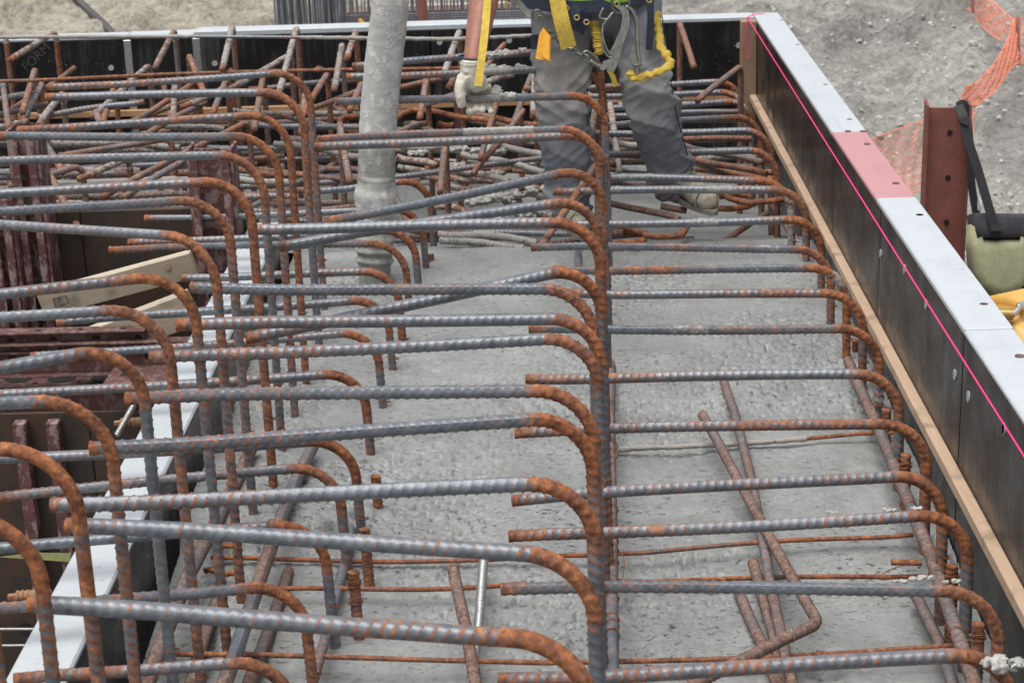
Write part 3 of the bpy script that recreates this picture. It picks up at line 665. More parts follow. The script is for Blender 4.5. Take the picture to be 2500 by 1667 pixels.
# lower inner row by the left form
LB = [(t(3, 1, 82, 1545), (700, 1600)), (t(3, 1, -700, 1190), (736, 1418)), (t(3, 1, -700, 850), (786, 1268)), (t(3, 1, -700, 530), (823, 1138)), (t(3, 1, -600, 270), (860, 1070)),
      (t(2, 1, -700, 1350), (886, 904)), (t(2, 1, 210, 1035), (918, 808)), (t(2, 1, 385, 805), (943, 724)), (t(2, 1, 1240, 500), (968, 665)), (t(2, 1, 745, 310), (986, 592)),
      (t(2, 1, 875, 258), (1010, 560)), (t(2, 1, 988, 92), (1028, 512)), (t(1, 2, 480, 1308), (1046, 440))]
for i, (pa, pc) in enumerate(LB):
    B_ = uz(pc, 1.78); A_ = uz(pa, 1.78)
    bar('hooked_bar', [A_, B_, down(B_, dx=.015)], D=.0258, seg=12, rpp=7, rust=random.uniform(.06, .24), R=.115,
        label='lower hooked rebar resting over the low white form, %s from the front' % ordn(i), group='lower hooked bars by the left form')

# dowels hooked towards the camera in front of the far form
DW = [(t(1, 1, 110, 170), t(1, 1, -60, 260), 1.45, 1.49, .9), (t(1, 1, 385, 205), t(1, 1, 65, 415), 1.45, 1.50, .8), (t(1, 1, 1195, 205), t(1, 1, 1062, 465), 1.45, 1.53, .7),
      (t(1, 1, 1590, 185), t(1, 1, 1520, 475), 1.44, 1.52, .9), (t(1, 2, 350, 190), t(1, 2, 225, 650), 1.45, 1.60, .9), (t(1, 2, 755, 218), t(1, 2, 690, 405), 1.46, 1.50, .8),
      (t(1, 2, 660, 300), t(1, 2, 605, 615), 1.5, 1.57, .8), (t(1, 2, 560, 505), t(1, 2, 382, 805), 1.55, 1.60, .5), (t(1, 2, 1462, 218), t(1, 2, 1350, 520), 1.46, 1.54, 1.0),
      (t(1, 2, 1240, 520), t(1, 2, 1190, 810), 1.57, 1.63, .6), (t(1, 2, 1435, 510), t(1, 2, 1388, 595), 1.57, 1.59, .8), (t(1, 1, 1290, 375), t(1, 1, 1400, 640), 1.52, 1.60, .6),
      (t(1, 1, 240, 465), t(1, 1, 155, 770), 1.55, 1.60, .6), (t(1, 1, 290, 560), t(1, 1, 160, 835), 1.6, 1.66, .7), (t(1, 1, 430, 635), t(1, 1, 265, 855), 1.6, 1.64, .9),
      (t(1, 1, 18, 560), t(1, 1, 60, 875), 1.58, 1.64, .5), (t(1, 1, 785, 590), t(1, 1, 700, 850), 1.6, 1.65, .5), (t(1, 1, 1020, 455), t(1, 1, 630, 800), 1.56, 1.63, .8),
      (t(1, 1, 1580, 470), t(1, 1, 1455, 780), 1.55, 1.62, .5), (t(1, 1, 1800, 510), t(1, 1, 1740, 885), 1.57, 1.64, .5), (t(1, 1, 1195, 560), t(1, 1, 1185, 810), 1.58, 1.64, .7),
      (t(1, 1, 1990, 380), t(1, 1, 1570, 610), 1.52, 1.58, .8), (t(1, 1, 1350, 550), t(1, 1, 890, 845), 1.58, 1.66, .35), (t(1, 1, 1560, 600), t(1, 1, 1240, 735), 1.58, 1.62, .8),
      (t(1, 1, 1170, 935), t(1, 1, 400, 1070), 1.72, 1.76, .4), (t(1, 1, 1700, 830), t(1, 1, 700, 1345), 1.68, 1.80, .45), (t(1, 1, 880, 1080), t(1, 1, 535, 1225), 1.74, 1.77, .8),
      (t(1, 1, 1330, 1060), t(1, 1, 840, 1355), 1.74, 1.80, .5), (t(1, 1, 275, 935), t(1, 1, 430, 1180), 1.70, 1.76, .5), (t(1, 1, 340, 1185), t(1, 1, 540, 1570), 1.76, 1.84, .3),
      (t(1, 1, 560, 1120), t(1, 1, 60, 1275), 1.74, 1.78, .5), (t(1, 2, 640, 840), t(1, 2, 710, 1245), 1.66, 1.76, .6), (t(1, 2, 1365, 960), t(1, 2, 1330, 1315), 1.68, 1.77, .5),
      (t(1, 2, 800, 560), t(1, 2, 710, 760), 1.58, 1.62, .6), (t(1, 3, 1285, 155), t(1, 3, 1382, 460), 1.47, 1.53, .35), (t(1, 3, 1705, 445), t(1, 3, 1408, 690), 1.55, 1.60, .2),
      (t(1, 3, 715, 720), t(1, 3, 655, 1080), 1.62, 1.72, .6), (t(1, 3, 725, 1100), t(2, 3, 335, 295), 1.68, 1.80, .3), (t(1, 3, 300, 520), t(1, 3, 285, 800), 1.56, 1.63, 1.0)]
DWs = sorted(DW, key=lambda d: d[0][0])
for i, (pt, pe, Ht, He, ck) in enumerate(DWs):
    B_ = uz(pt, Ht); E_ = uz(pe, He)
    if B_.y > YF - .08:
        B_.y = YF - .08
    bar('dowel_bar', [E_, B_, down(B_, 2.3)], D=.0265, R=.035, seg=10, rpp=4, pitch=.0125, rust=random.uniform(.45, .65), style=1, tone=random.uniform(.2, .9),
        cakefn=lambda s_, u_, ck=ck, Ld=(E_ - B_).length: ck * (.85 if s_ < Ld + .03 else .12) * (.25 if s_ < .05 else 1),
        label='bent grout-splashed dowel before the black far form, %s from the left' % ordn(i), cat='dowel', group='bent dowels before the far form')
# long thin bars across the far dowels
bar('cross_bar', [uz(t(1, 1, -400, 255), 1.43), uz(t(1, 2, 1400, 265), 1.45), uz(t(1, 3, 280, 245), 1.45)], D=.016, R=.3, rust=.3, cakefn=lambda s_, u_: .9 if u_ < .43 or u_ > .62 else .35, seg=10, rpp=4,
    label='thin grout-crusted bar tied along the tops of the far dowels', cat='rebar')
bar('cross_bar', [uz(t(1, 1, -200, 560), 1.55), uz(t(1, 1, 1100, 515), 1.55), uz(t(1, 2, 800, 480), 1.55), uz(t(1, 2, 1480, 465), 1.56)], D=.016, R=.3, rust=.75, seg=10, rpp=4,
    label='thin orange-rusted bar tied halfway up the far dowels', cat='rebar')

# bars lying lengthwise on the concrete
def onc(p, H=None, lift=.0):
    return uz(p, H if H else 2.07 - lift)
def lay(pts, D, label, rust=.4, cake=0, R=.06, style=1, **k):
    return bar('longitudinal_bar', pts, D=D, R=R, rust=rust, cake=cake, style=style, pitch=.014, rpp=5, tone=.85, label=label, cat='rebar', group='bars lying along the pour', **k)
H1 = 1.99
lay([uz(t(3, 1, 855, 1620), H1 + .01), uz(t(3, 1, 1100, 960), H1 + .01), uz(t(3, 1, 1330, 500), H1 + .01), uz(t(3, 1, 1500, 150), H1)], .035, 'thick grey bar lying along the pour closest to the white-topped form', .36, style=0)
lay([uz(t(3, 1, 1310, 1620), H1), uz(t(3, 1, 1600, 780), H1), uz(t(3, 2, 300, 370), H1), uz(t(3, 2, 400, 160), H1)], .034, 'thick scuffed bar lying second from the white-topped form', .36, style=0)
lay([uz(t(3, 1, 1120, 1600), 2.08), uz(t(3, 1, 1290, 1050), 2.08)], .030, 'short dark bar half sunk between the two thick bars', .5, style=0)
lay([uz(t(3, 1, 1470, 1620), 2.09), uz(t(3, 1, 1690, 970), 2.08)], .030, 'dark ribbed bar sunk right of the scuffed bar', .5, style=0)
lay([uz(t(3, 2, 0, 1620), 2.08), uz(t(3, 2, 255, 905), 2.07)], .028, 'banded bar poking up from the concrete with a square end', .55, style=0)
lay([uz(t(3, 2, 385, 1600), 2.05), uz(t(3, 2, 600, 800), 2.05), uz(t(3, 2, 735, 150), 2.05)], .024, 'slim ribbed bar running behind the inner hook legs', .4)
lay([uz(t(3, 3, 715, 1700), 1.99), uz(t(3, 3, 712, 800), 1.99), uz(t(3, 3, 700, 0), 1.99), uz(t(2, 3, 815, 1150), 2.0), uz(t(2, 3, 820, 1020), 2.05)], .029, 'smooth bar wrapped in tie wire beside the middle row legs', .42, style=1)
lay([uz(t(3, 4, 1420, 1620), 1.97), uz(t(3, 4, 1140, 790), 1.97), uz(t(3, 4, 840, 70), 1.97), uz(t(2, 4, 830, 1240), 1.98), uz(t(2, 4, 715, 980), 2.06)], .031, 'long bar lying under the hooks beside the tan strip', .45)
lay([uz(t(2, 4, 440, 300), 2.02), uz(t(2, 4, 320, 120), 2.0), uz(t(2, 4, 240, 0), 2.0)], .029, 'short bar emerging from concrete near the far end of the strip', .5)
lay([uz(t(3, 4, 1290, 1620), 2.06), uz(t(3, 4, 1190, 1300), 2.06), uz(t(3, 4, 1050, 1040), 2.07)], .026, 'dark bar half buried under the long bar by the strip', .3)
lay([uz(t(2, 3, 1440, 1430), 1.97), uz(t(3, 3, 1400, 265), 1.98), uz(t(3, 3, 1575, 575), 1.99), uz(t(3, 4, 300, 890), 1.99), uz(t(3, 4, 480, 1200), 1.98), uz(t(3, 4, 250, 1310), 1.965), uz(t(3, 3, 1380, 1480), 1.95), uz(t(3, 3, 1150, 1600), 1.95)], .0265, 'brown bar ending in a wide U-shaped hook', .55, R=[.3, .3, .3, .075, .075, .3])
lay([uz(t(2, 3, 1585, 1200), 2.03), uz(t(2, 3, 1660, 1420), 2.0), uz(t(3, 3, 1530, 340), 2.01), uz(t(3, 3, 1620, 800), 2.02), uz(t(3, 4, 190, 950), 2.03), uz(t(3, 4, 330, 1600), 2.05)], .025, 'pale bar crossing beneath the U-hooked bar', .4)
lay([uz(t(3, 3, 1545, 850), 2.04), uz(t(3, 4, 160, 1100), 2.07), uz(t(3, 4, 230, 1320), 2.07), uz(t(3, 4, 300, 1600), 2.08)], .027, 'rusty bar running beside the small hole in the concrete', .55)
lay([uz(t(3, 3, 1460, 1030), 2.08), uz(t(3, 4, 60, 1150), 2.08), uz(t(3, 4, 150, 1330), 2.08), uz(t(3, 4, 250, 1620), 2.09)], .027, 'dark bar sunk along the wet pool edge', .45)
lay([uz(t(3, 2, 1225, 880), 1.93), uz(t(3, 2, 1300, 1230), 1.96), uz(t(3, 2, 1370, 1640), 2.0)], .027, 'free-ending rusty bar propped beside the silver coil', .72)
# silver flexible coil
P = [uz(t(3, 2, 1408, 840), 2.03), uz(t(3, 2, 1375, 1250), 2.05), uz(t(3, 2, 1325, 1640), 2.10)]
Pn = smooth_path(P, 260); v, f = tube_data(Pn, [.0122 if k % 4 < 2 else .0105 for k in range(len(Pn))], 12, len(Pn))
tag(mesh_obj('flexible_conduit', v, f, M_ROD, None, True, origin=P[0]), 'shiny silver corrugated conduit lying on the concrete', 'conduit')
# thin ties across
def tie(pts, label, rust=.7, cake=0, D=.0125, **k):
    return bar('cross_tie', pts, D=D, R=.4, rust=rust, cake=cake, pitch=.0085, rpp=4, seg=10, label=label, cat='rebar', group='thin bars across the pour', **k)
tie([uz(t(3, 1, 1250, 825), 2.06), uz(t(3, 2, 0, 832), 2.06), uz(t(3, 2, 800, 838), 2.06), uz(t(3, 3, 0, 832), 2.06), uz(t(3, 3, 600, 812), 2.05)], 'thin rusty cross bar, the farther one in front of the middle row')
tie([uz(t(3, 3, 740, 802), 2.04), uz(t(3, 3, 1580, 748), 2.04), uz(t(3, 4, 400, 730), 2.04), uz(t(3, 4, 1040, 690), 2.04)], 'thin rusty cross bar passing behind the U-hooked bar')
tie([uz(t(3, 1, 1650, 1010), 2.05), uz(t(3, 2, 400, 1018), 2.05), uz(t(3, 2, 1000, 1003), 2.05), uz(t(3, 3, 200, 980), 2.04)], 'thin rusty cross bar running behind the silver conduit top')
tie([uz(t(3, 3, 700, 962), 2.06), uz(t(3, 3, 1620, 955), 2.06), uz(t(3, 4, 500, 950), 2.06), uz(t(3, 4, 1100, 935), 2.06)], 'thin rusty cross bar by the small hole in the concrete')
tie([uz(t(3, 1, 880, 1395), 2.06), uz(t(3, 2, 200, 1416), 2.06), uz(t(3, 2, 1000, 1432), 2.06), uz(t(3, 3, 300, 1440), 2.06), uz(t(3, 3, 1300, 1412), 2.06), uz(t(3, 4, 200, 1400), 2.06), uz(t(3, 4, 1310, 1345), 2.05)], 'longest thin rusty cross bar, the one lowest in the photo')
tie([uz(t(3, 3, 745, 188), 2.035), uz(t(3, 3, 1300, 150), 2.03), uz(t(3, 4, 450, 118), 2.025), uz(t(3, 4, 930, 88), 2.02)], 'thin cross bar coated in grey slurry', .7, cakefn=lambda s_, u_: .95 if u_ < .68 else 0)
tie([uz(t(3, 1, 1270, 752), 2.03), uz(t(3, 1, 1388, 756), 2.03)], 'short rusty stub beside the thick bar, upper of two', .8, D=.015)
tie([uz(t(3, 1, 1210, 907), 2.05), uz(t(3, 1, 1405, 910), 2.05)], 'short rusty stub beside the thick bar, lower of two', .8, D=.015)
tie([uz(t(3, 4, 910, 852), 2.02), uz(t(3, 4, 1090, 855), 2.02)], 'short brown stub under the long bar by the strip', .8, D=.016)

# cut stubs tied to the hook legs
def wraps(o, c, ax, r, n_):
    c = V(c); ax = V(ax).normalized(); u_ = ax.orthogonal().normalized(); v_ = ax.cross(u_); pts = []
    for k in range(n_ * 14):
        th = k / 14 * 2 * math.pi; pts.append(c + ax * (.004 * k / 14 + .003 * math.sin(th * .5)) + (u_ * math.cos(th) + v_ * math.sin(th)) * r * (1 + .06 * math.sin(k)))
    pts.append(pts[-1] + u_ * .006 * random.uniform(-1, 1) + v_ * .008); pts.append(pts[-1] + v_ * .006 * random.uniform(-1, 1) - ax * .008)
    vv, ff_ = tube_data([tuple(x_) for x_ in pts], [.0011], 5, len(pts)); mesh_obj('tie_wire', vv, ff_, M_WIRE, o, True, origin=c)
ST = [(t(3, 2, 637, 908), 1.93, 'stub with wire wraps, front one beside the inner hook legs', 2), (t(3, 2, 703, 655), 1.93, 'sawn stub second from the front beside the inner hook legs', 0), (t(3, 2, 768, 342), 1.95, 'sawn stub third from the front beside the inner hook legs', 0),
      (t(3, 4, 1427, 1215), 1.86, 'sawn upright stub beside the tan strip, lowest in the photo', 1), (t(3, 4, 1273, 872), 1.90, 'sawn upright stub beside the tan strip, second from the front', 1), (t(3, 4, 998, 217), 1.92, 'sawn upright stub beside the strip, third from the front', 1),
      (t(2, 4, 1020, 1395), 1.95, 'sawn upright stub beside the strip, fourth from the front', 0), (t(2, 4, 812, 925), 1.98, 'muddy sawn stub by the churned concrete near the strip', 0), (t(2, 2, 485, 345), 1.98, 'sawn stub beside the grey hose foot', 0), (t(2, 2, 1262, 338), 1.98, 'sawn stub standing in wet concrete behind the hose', 0),
      (t(1, 2, 1870, 765), 1.8, 'red sawn stub just beyond the gloved hand', 0), (t(2, 4, 375, 45), 1.95, 'sawn stub at the far end of the strip row', 0)]
for p, H, lb, nw in ST:
    T_ = uz(p, H); o = bar('stub_bar', [T_, down(T_, 2.4, dx=.008)], D=.027, R=.1, rust=.62, pitch=.0135, rpp=4, style=1, label=lb, cat='rebar', group='sawn upright stubs')
    for k in range(nw): wraps(o, T_ + V((0, 0, -.04 - .045 * k)), (0, .1, 1), .0165, 3)
    if nw: wraps(o, T_ + V((0, 0, -.03)), (0, .3, 1), .0165, 2)
mid = [o for o in COL.objects if o.get('label') == 'smooth bar wrapped in tie wire beside the middle row legs'][0]
for py in (170, 225, 550, 735, 790, 860, 1075, 1200, 1235, 1290):
    c = uz(t(3, 3, 708, py), 1.99); wraps(mid, c, (0, 1, .02), .0175, 2)
lng = [o for o in COL.objects if o.get('label') == 'long bar lying under the hooks beside the tan strip'][0]
for px, py in ((1300, 1270), (1180, 920), (1010, 515), (1380, 1350)):
    wraps(lng, uz(t(3, 4, px, py), 1.97), (-.25, -1, 0), .0185, 2)

for o in [o for o in COL.objects if o.name.startswith('hooked_bar')]:
    g_ = o.get('group', ''); x_, y_ = o.location.x, o.location.y
    if 'left' in g_ and 'lower' not in g_ and y_ > 3.2: wraps(o, (x_ + .003, y_, Z(random.uniform(1.78, 1.84))), (.3, .1, 1), .0145, 2)
    elif 'lower' in g_: wraps(o, (x_ - .002, y_, Z(random.uniform(1.98, 2.03))), (.2, .2, 1), .0155, 2)
    elif 'right' in g_: wraps(o, (x_ - .002, y_, Z(random.uniform(1.93, 1.98))), (.3, .1, 1), .016, 2)
# mat of caked bars behind
MB = [(q(660, 350), q(1400, 455), 1.74, .3), (q(620, 405), q(1050, 485), 1.78, .5), (q(-40, 450), q(300, 540), 1.80, .5), (q(860, 665), q(1420, 780), 1.86, .95), (q(560, 770), q(1440, 965), 1.88, .8), (q(430, 905), q(1060, 1065), 1.92, .8),
      (q(430, 890), q(1080, 930), 1.93, .3), (q(-120, 800), q(290, 895), 1.90, .7), (q(-120, 905), q(300, 960), 1.93, .6), (q(-150, 1000), q(330, 1040), 1.95, .6), (q(420, 1030), q(900, 1065), 1.96, .7), (q(-100, 690), q(500, 690), 1.86, .9),
      (q(330, 1095), q(640, 1150), 1.97, .7), (q(1160, 1105), q(1800, 1190), 1.94, .6), (q(1240, 1360), q(1620, 1430), 1.99, .7), (q(250, 1310), q(620, 1400), 1.99, .6), (q(900, 1130), q(1500, 1250), 1.97, .9), (q(300, 440), q(470, 460), 1.80, .2),
      (t(1, 3, 780, 960), t(1, 3, 1150, 1010), 1.80, .8), (t(1, 3, 780, 1150), t(1, 3, 1600, 1225), 1.84, .2), (t(1, 3, 1340, 1085), t(1, 4, 200, 1190), 1.82, .1), (t(1, 3, 1350, 1160), t(1, 4, 250, 1225), 1.86, .1), (t(1, 3, 1300, 990), t(1, 4, 170, 1110), 1.80, .2),
      (t(1, 3, 790, 1390), t(1, 3, 1280, 1500), 1.93, .2), (t(1, 3, 780, 790), t(1, 3, 1700, 765), 1.78, .0), (t(1, 3, 790, 940), t(1, 3, 1780, 950), 1.83, .1), (t(1, 3, 1160, 1410), t(1, 3, 1330, 1440), 1.92, .1), (t(1, 3, 780, 1250), t(1, 3, 1400, 1300), 1.88, .1),
      (t(2, 3, 800, 340), t(2, 3, 1580, 415), 2.03, .75), (t(2, 2, 1320, 200), t(2, 2, 1990, 260), 1.97, .9), (t(2, 2, 1330, 240), t(2, 2, 1900, 300), 1.99, .8),
      (t(1, 1, 350, 975), t(1, 1, 1230, 1010), 1.82, .8), (t(1, 1, 560, 1045), t(1, 1, 1330, 1020), 1.84, .6), (t(1, 1, 420, 1145), t(1, 1, 960, 1170), 1.86, .7), (t(1, 1, 380, 1205), t(1, 1, 1330, 1180), 1.87, .5), (t(1, 1, 150, 1258), t(1, 1, 1330, 1235), 1.88, .9),
      (t(1, 1, 280, 1345), t(1, 1, 1330, 1330), 1.88, .5), (t(1, 1, 1580, 1155), t(1, 2, 420, 1200), 1.86, .3), (t(1, 1, 1580, 1235), t(1, 2, 300, 1250), 1.88, .9), (t(1, 2, -30, 1160), t(1, 2, 800, 1225), 1.90, .2), (t(1, 2, 200, 985), t(1, 2, 800, 1075), 1.84, .9),
      (t(1, 2, -100, 1445), t(1, 2, 790, 1415), 1.93, .1), (t(1, 2, -50, 1335), t(1, 2, 500, 1312), 1.91, .0), (t(1, 2, 460, 885), t(1, 2, 800, 868), 1.80, .0), (t(1, 2, 240, 945), t(1, 2, 760, 930), 1.83, .8), (t(1, 2, 480, 1150), t(1, 2, 790, 1170), 1.90, .3)]
def mat_label(A_, B_, ck):
    c = M_WC @ ((A_ + B_) / 2 - V((0, 0, ZC))); px_ = 1250 + F_PX * c.x / -c.z
    w_ = 'grout-caked' if ck > .65 else ('grout-spotted' if ck > .25 else 'bare rusty')
    return w_ + ' mat bar ' + ('behind the red soldiers' if px_ < 500 else 'left of the grey hose' if px_ < 830 else 'between hose and worker' if px_ < 1330 else 'around the worker\'s boots' if px_ < 1640 else 'between worker and tan strip')
ML = 'reinforcing bar lying in the tangled grout-splashed mat between hose, worker and far form'
for i, (a_, b_, H, ck) in enumerate(MB):
    A_, B_ = uz(a_, H), uz(b_, H + .01); m_ = A_.lerp(B_, .5) + V((0, 0, random.uniform(-.012, .012)))
    bar('mat_bar', [A_, m_, B_], D=.027, R=.8, rust=random.uniform(.25, .6), cake=ck, seg=10, rpp=4, pitch=.016, style=i % 2, tone=random.uniform(.2, 1), label=mat_label(A_, B_, ck), cat='rebar', group='tangled mat bars')
for i in range(110):
    y = random.uniform(7.0, 8.75); x = random.uniform(-3.0, .85); H = random.uniform(1.86, 2.13) if y > 7.3 else random.uniform(1.96, 2.1); yaw = random.uniform(-.25, .25) + (random.uniform(.9, 1.9) if random.random() < .25 else 0); L = random.uniform(.5, 1.3)
    if i > 70: x = random.uniform(-2.8, .3); y = random.uniform(7.6, 8.7); H = random.uniform(1.62, 1.86); yaw = random.uniform(-.5, 2.2); L = random.uniform(.35, .8)
    d = V((math.cos(yaw), math.sin(yaw), random.uniform(-.07, .07) if i < 71 else random.uniform(-.3, .3))) * L / 2; c = V((x, y, Z(H)))
    A_, B_ = c - d, c + d
    A_.x, B_.x = min(A_.x, .93), min(B_.x, .93); A_.y, B_.y = min(A_.y, 8.9), min(B_.y, 8.9)
    if min(A_.x, B_.x) < XL and min(A_.y, B_.y) < YN + .1: A_.y, B_.y = max(A_.y, YN + .1), max(B_.y, YN + .1)
    ck = random.choice([0, 0, .2, .4, .55, .75])
    bar('mat_bar', [A_, B_], D=.026, rust=random.uniform(.2, .6), cake=ck, seg=8, rpp=4, pitch=.018, style=i % 2, tone=random.uniform(.2, 1), label=mat_label(A_, B_, ck), cat='rebar', group='tangled mat bars')
# bars with hairpin ends in the mat
for pts, H, lb in (([t(1, 3, 1530, 1425), t(1, 3, 1620, 1425), t(1, 3, 1770, 1400), t(1, 3, 1770, 1330), t(1, 3, 1560, 1345)], 1.97, 'rusty hairpin bar end beside the brown boot'),
                   ([t(2, 3, 640, 170), t(2, 3, 850, 170), t(2, 3, 1040, 190), t(2, 3, 1040, 262), t(2, 3, 780, 270)], 1.97, 'rusty hairpin bar beside the middle row legs'),
                   ([t(2, 3, 880, 150), t(2, 3, 1100, 215), t(2, 3, 1300, 200), t(2, 3, 1340, 140)], 1.95, 'rusty upturned hook below the boot'),
                   ([t(1, 2, 1040, 800), t(1, 2, 1130, 745), t(1, 2, 1300, 755), t(1, 2, 1480, 810), t(1, 2, 1700, 830)], 1.74, 'rusty arched bar behind the hose'),
                   ([t(1, 2, 760, 800), t(1, 2, 650, 815), t(1, 2, 640, 870), t(1, 2, 770, 900)], 1.78, 'rusty hairpin just before the hose'),
                   ([t(1, 4, -80, 1340), t(1, 4, 60, 1400), t(1, 4, 250, 1380), t(1, 4, 400, 1340)], 1.92, 'rusty bent bar at the end of the strip row')):
    bar('hairpin_bar', [uz(p, H) for p in pts], D=.025, R=.045, rust=.8, seg=10, rpp=4, pitch=.016, label=lb, cat='rebar')

# splashes of grout on bars
def clump(p, H, r, parent, n_=5, flat=.6):
    bm = bmesh.new(); c = uz(p, H)
    for k in range(n_):
        m_ = Matrix.Translation((random.uniform(-1, 1) * r * 1.6, random.uniform(-.5, .5) * r, random.uniform(-.2, .3) * r)) @ Matrix.Diagonal((1, .8, flat, 1))
        bmesh.ops.create_icosphere(bm, subdivisions=3, radius=r * random.uniform(.5, 1), matrix=m_)
    for v_ in bm.verts: v_.co += v_.co.normalized() * noise.fractal(v_.co * 70 + c * 9, 1, 2, 4) * r * .7
    vs = [tuple(v_.co + c) for v_ in bm.verts]; bm.verts.index_update(); fs = [[x_.index for x_ in f_.verts] for f_ in bm.faces]; bm.free()
    return mesh_obj('grout_splash', vs, fs, M_CLUMP, parent, True, origin=c)
Rbars = [o for o in COL.objects if o.get('group') == 'hooked bars beside the right form']
for p, i_, r_ in ((t(3, 4, 1490, 1425), 0, .014), (t(3, 4, 1600, 1465), 0, .016), (t(3, 4, 1010, 962), 1, .009), (t(3, 4, 1100, 950), 1, .010), (t(3, 4, 1275, 968), 1, .009), (t(3, 4, 960, 965), 1, .007), (t(3, 4, 900, 545), 2, .008), (t(3, 4, 1050, 535), 2, .008), (t(3, 4, 560, 560), 2, .006)):
    clump(p, 1.72, r_, Rbars[i_])
for k, (px, py) in enumerate(((1650, 640), (1720, 650), (1780, 660), (1690, 630))): clump(t(1, 2, px, py), 1.345, .018, cb[13], 6, .9)
for px in (1660, 1720, 1790, 1880): clump(t(1, 2, px, 462), 1.35, .012, cb[14], 6, .9)
for px, py in ((1670, 380), (1740, 375), (1820, 362), (1900, 350)): clump(t(1, 2, px, py), 1.355, .013, cb[15], 6, .9)
for px, py, hh in ((600, 900, 1.93), (820, 730, 1.86), (620, 700, 1.86), (100, 760, 1.88), (900, 1000, 1.93), (750, 1280, 1.98), (1000, 1240, 1.99), (1200, 1190, 1.97), (900, 1460, 2.0), (1180, 1420, 2.0), (1300, 880, 1.9), (1350, 1150, 1.95)):
    o = clump(q(px, py), hh, random.uniform(.022, .042), None, 7, .6); tag(o, 'grey lump of spilt concrete heaped on the tangled bars', 'concrete lump', 'concrete lumps on the mat')
# slurry-draped twin bar behind the highest hook
bar('hooked_bar', [uz(t(1, 2, 480, 985), 1.36) + V((0, .06, 0)), uz(t(1, 3, 735, 872), 1.33), down(uz(t(1, 3, 735, 872), 1.33))], rust=.3, cakefn=lambda s_, u_: 1.0 if .27 < u_ < .40 else .2, label='hooked rebar draped with drying slurry, twin of the bar across the shin', cat='rebar')

# loose tie wires
for i, pts in enumerate(([t(2, 1, 1660, 1440), t(2, 1, 1700, 1480), t(2, 1, 1740, 1520), t(2, 1, 1650, 1540)], [t(3, 3, 770, 790), t(3, 3, 785, 860), t(3, 3, 775, 960)], [t(2, 3, 780, 1420), t(2, 3, 830, 1365), t(2, 3, 850, 1400), t(2, 3, 790, 1380), t(2, 3, 850, 1480)],
                         [t(3, 1, 410, 1480), t(3, 1, 500, 1400), t(3, 1, 530, 1360), t(3, 1, 480, 1420)], [t(3, 4, 860, 920), t(3, 4, 950, 880), t(3, 4, 1080, 860)])):
    o = wire('tie_wire', [uz(p, 1.98 + .01 * k) for k, p in enumerate(pts)], .0013, M_WIRE)
    tag(o, ['curl of tie wire above the churned concrete step', 'doubled tie wire hanging from a thin cross bar', 'frayed tie wire on the smooth bar by the middle row', 'twist of tie wire on the white-topped form', 'tie wire at the short stub by the strip'][i], 'wire')

# ------------------------------------------------------------------ hose
hp = [(t(1, 2, 1090, -9000), 5.4), (t(1, 2, 1060, -5000), 5.9), (t(1, 2, 1025, -2000), 6.28), (t(1, 2, 1010, -600), 6.45), (t(1, 2, 990, -100), 6.5), (t(1, 2, 985, 50), 6.52), (t(1, 2, 950, 350), 6.58), (t(1, 2, 915, 700), 6.64), (t(1, 2, 898, 1000), 6.68), (t(1, 2, 895, 1250), 6.72), (t(1, 2, 889, 1340), 6.73), (t(1, 2, 888, 1420), 6.74), (t(2, 2, 886, 60), 6.75), (t(2, 2, 883, 300), 6.78), (t(2, 2, 880, 450), 6.8), (t(2, 2, 884, 640), 6.84)]
P = smooth_path([ud(p, d_) for p, d_ in hp], 300)
T_, Nn, B_ = frames(P); n_ = len(P)
ty = np.array([(833.5 - F_PX * ((M_WC @ (V(p) - V((0, 0, ZC)))).y / -(M_WC @ (V(p) - V((0, 0, ZC)))).z)) for p in P])   # height in the picture
rad = np.interp(ty, [-300, 0, 140, 300, 440, 458, 478, 500, 518, 560, 575, 583, 600, 612, 622, 636, 645, 700], [.064, .064, .066, .0665, .0665, .072, .076, .072, .0655, .065, .066, .074, .064, .073, .061, .070, .059, .056])
wet = np.clip((ty - 345) / 25, 0, 1) * np.clip((470 - ty) / 20, 0, 1) * .9 + np.clip((ty - 520) / 60, 0, 1) * .8
seg = 40; th = np.linspace(0, 2 * math.pi, seg, endpoint=False); X = []; W = []
for i in range(n_):
    for k, tt in enumerate(th):
        r_ = rad[i] * (1 + .015 * math.sin(3 * tt + i * .03)) + noise.fractal(V((math.cos(tt) * 2.2, math.sin(tt) * 2.2, P[i][2] * 30)), 1, 2, 4) * .0022
        fl = .82
        X.append(P[i] + (Nn[i] * math.cos(tt) * (fl if ty[i] < 430 else 1) + B_[i] * math.sin(tt)) * r_); W.append(min(1, max(0, wet[i] + noise.noise(V((math.cos(tt) * 3, math.sin(tt) * 3, P[i][2] * 14))) * .7 * (1 if wet[i] > .02 and wet[i] < .98 else 0))))
tag(mesh_obj('concrete_hose', X, ring_faces(n_, seg).tolist(), M_HOSE, None, True, origin=P[-1], attrs={'wet': W}), 'thick grey slurry-coated hose feeding concrete into the pour', 'hose')

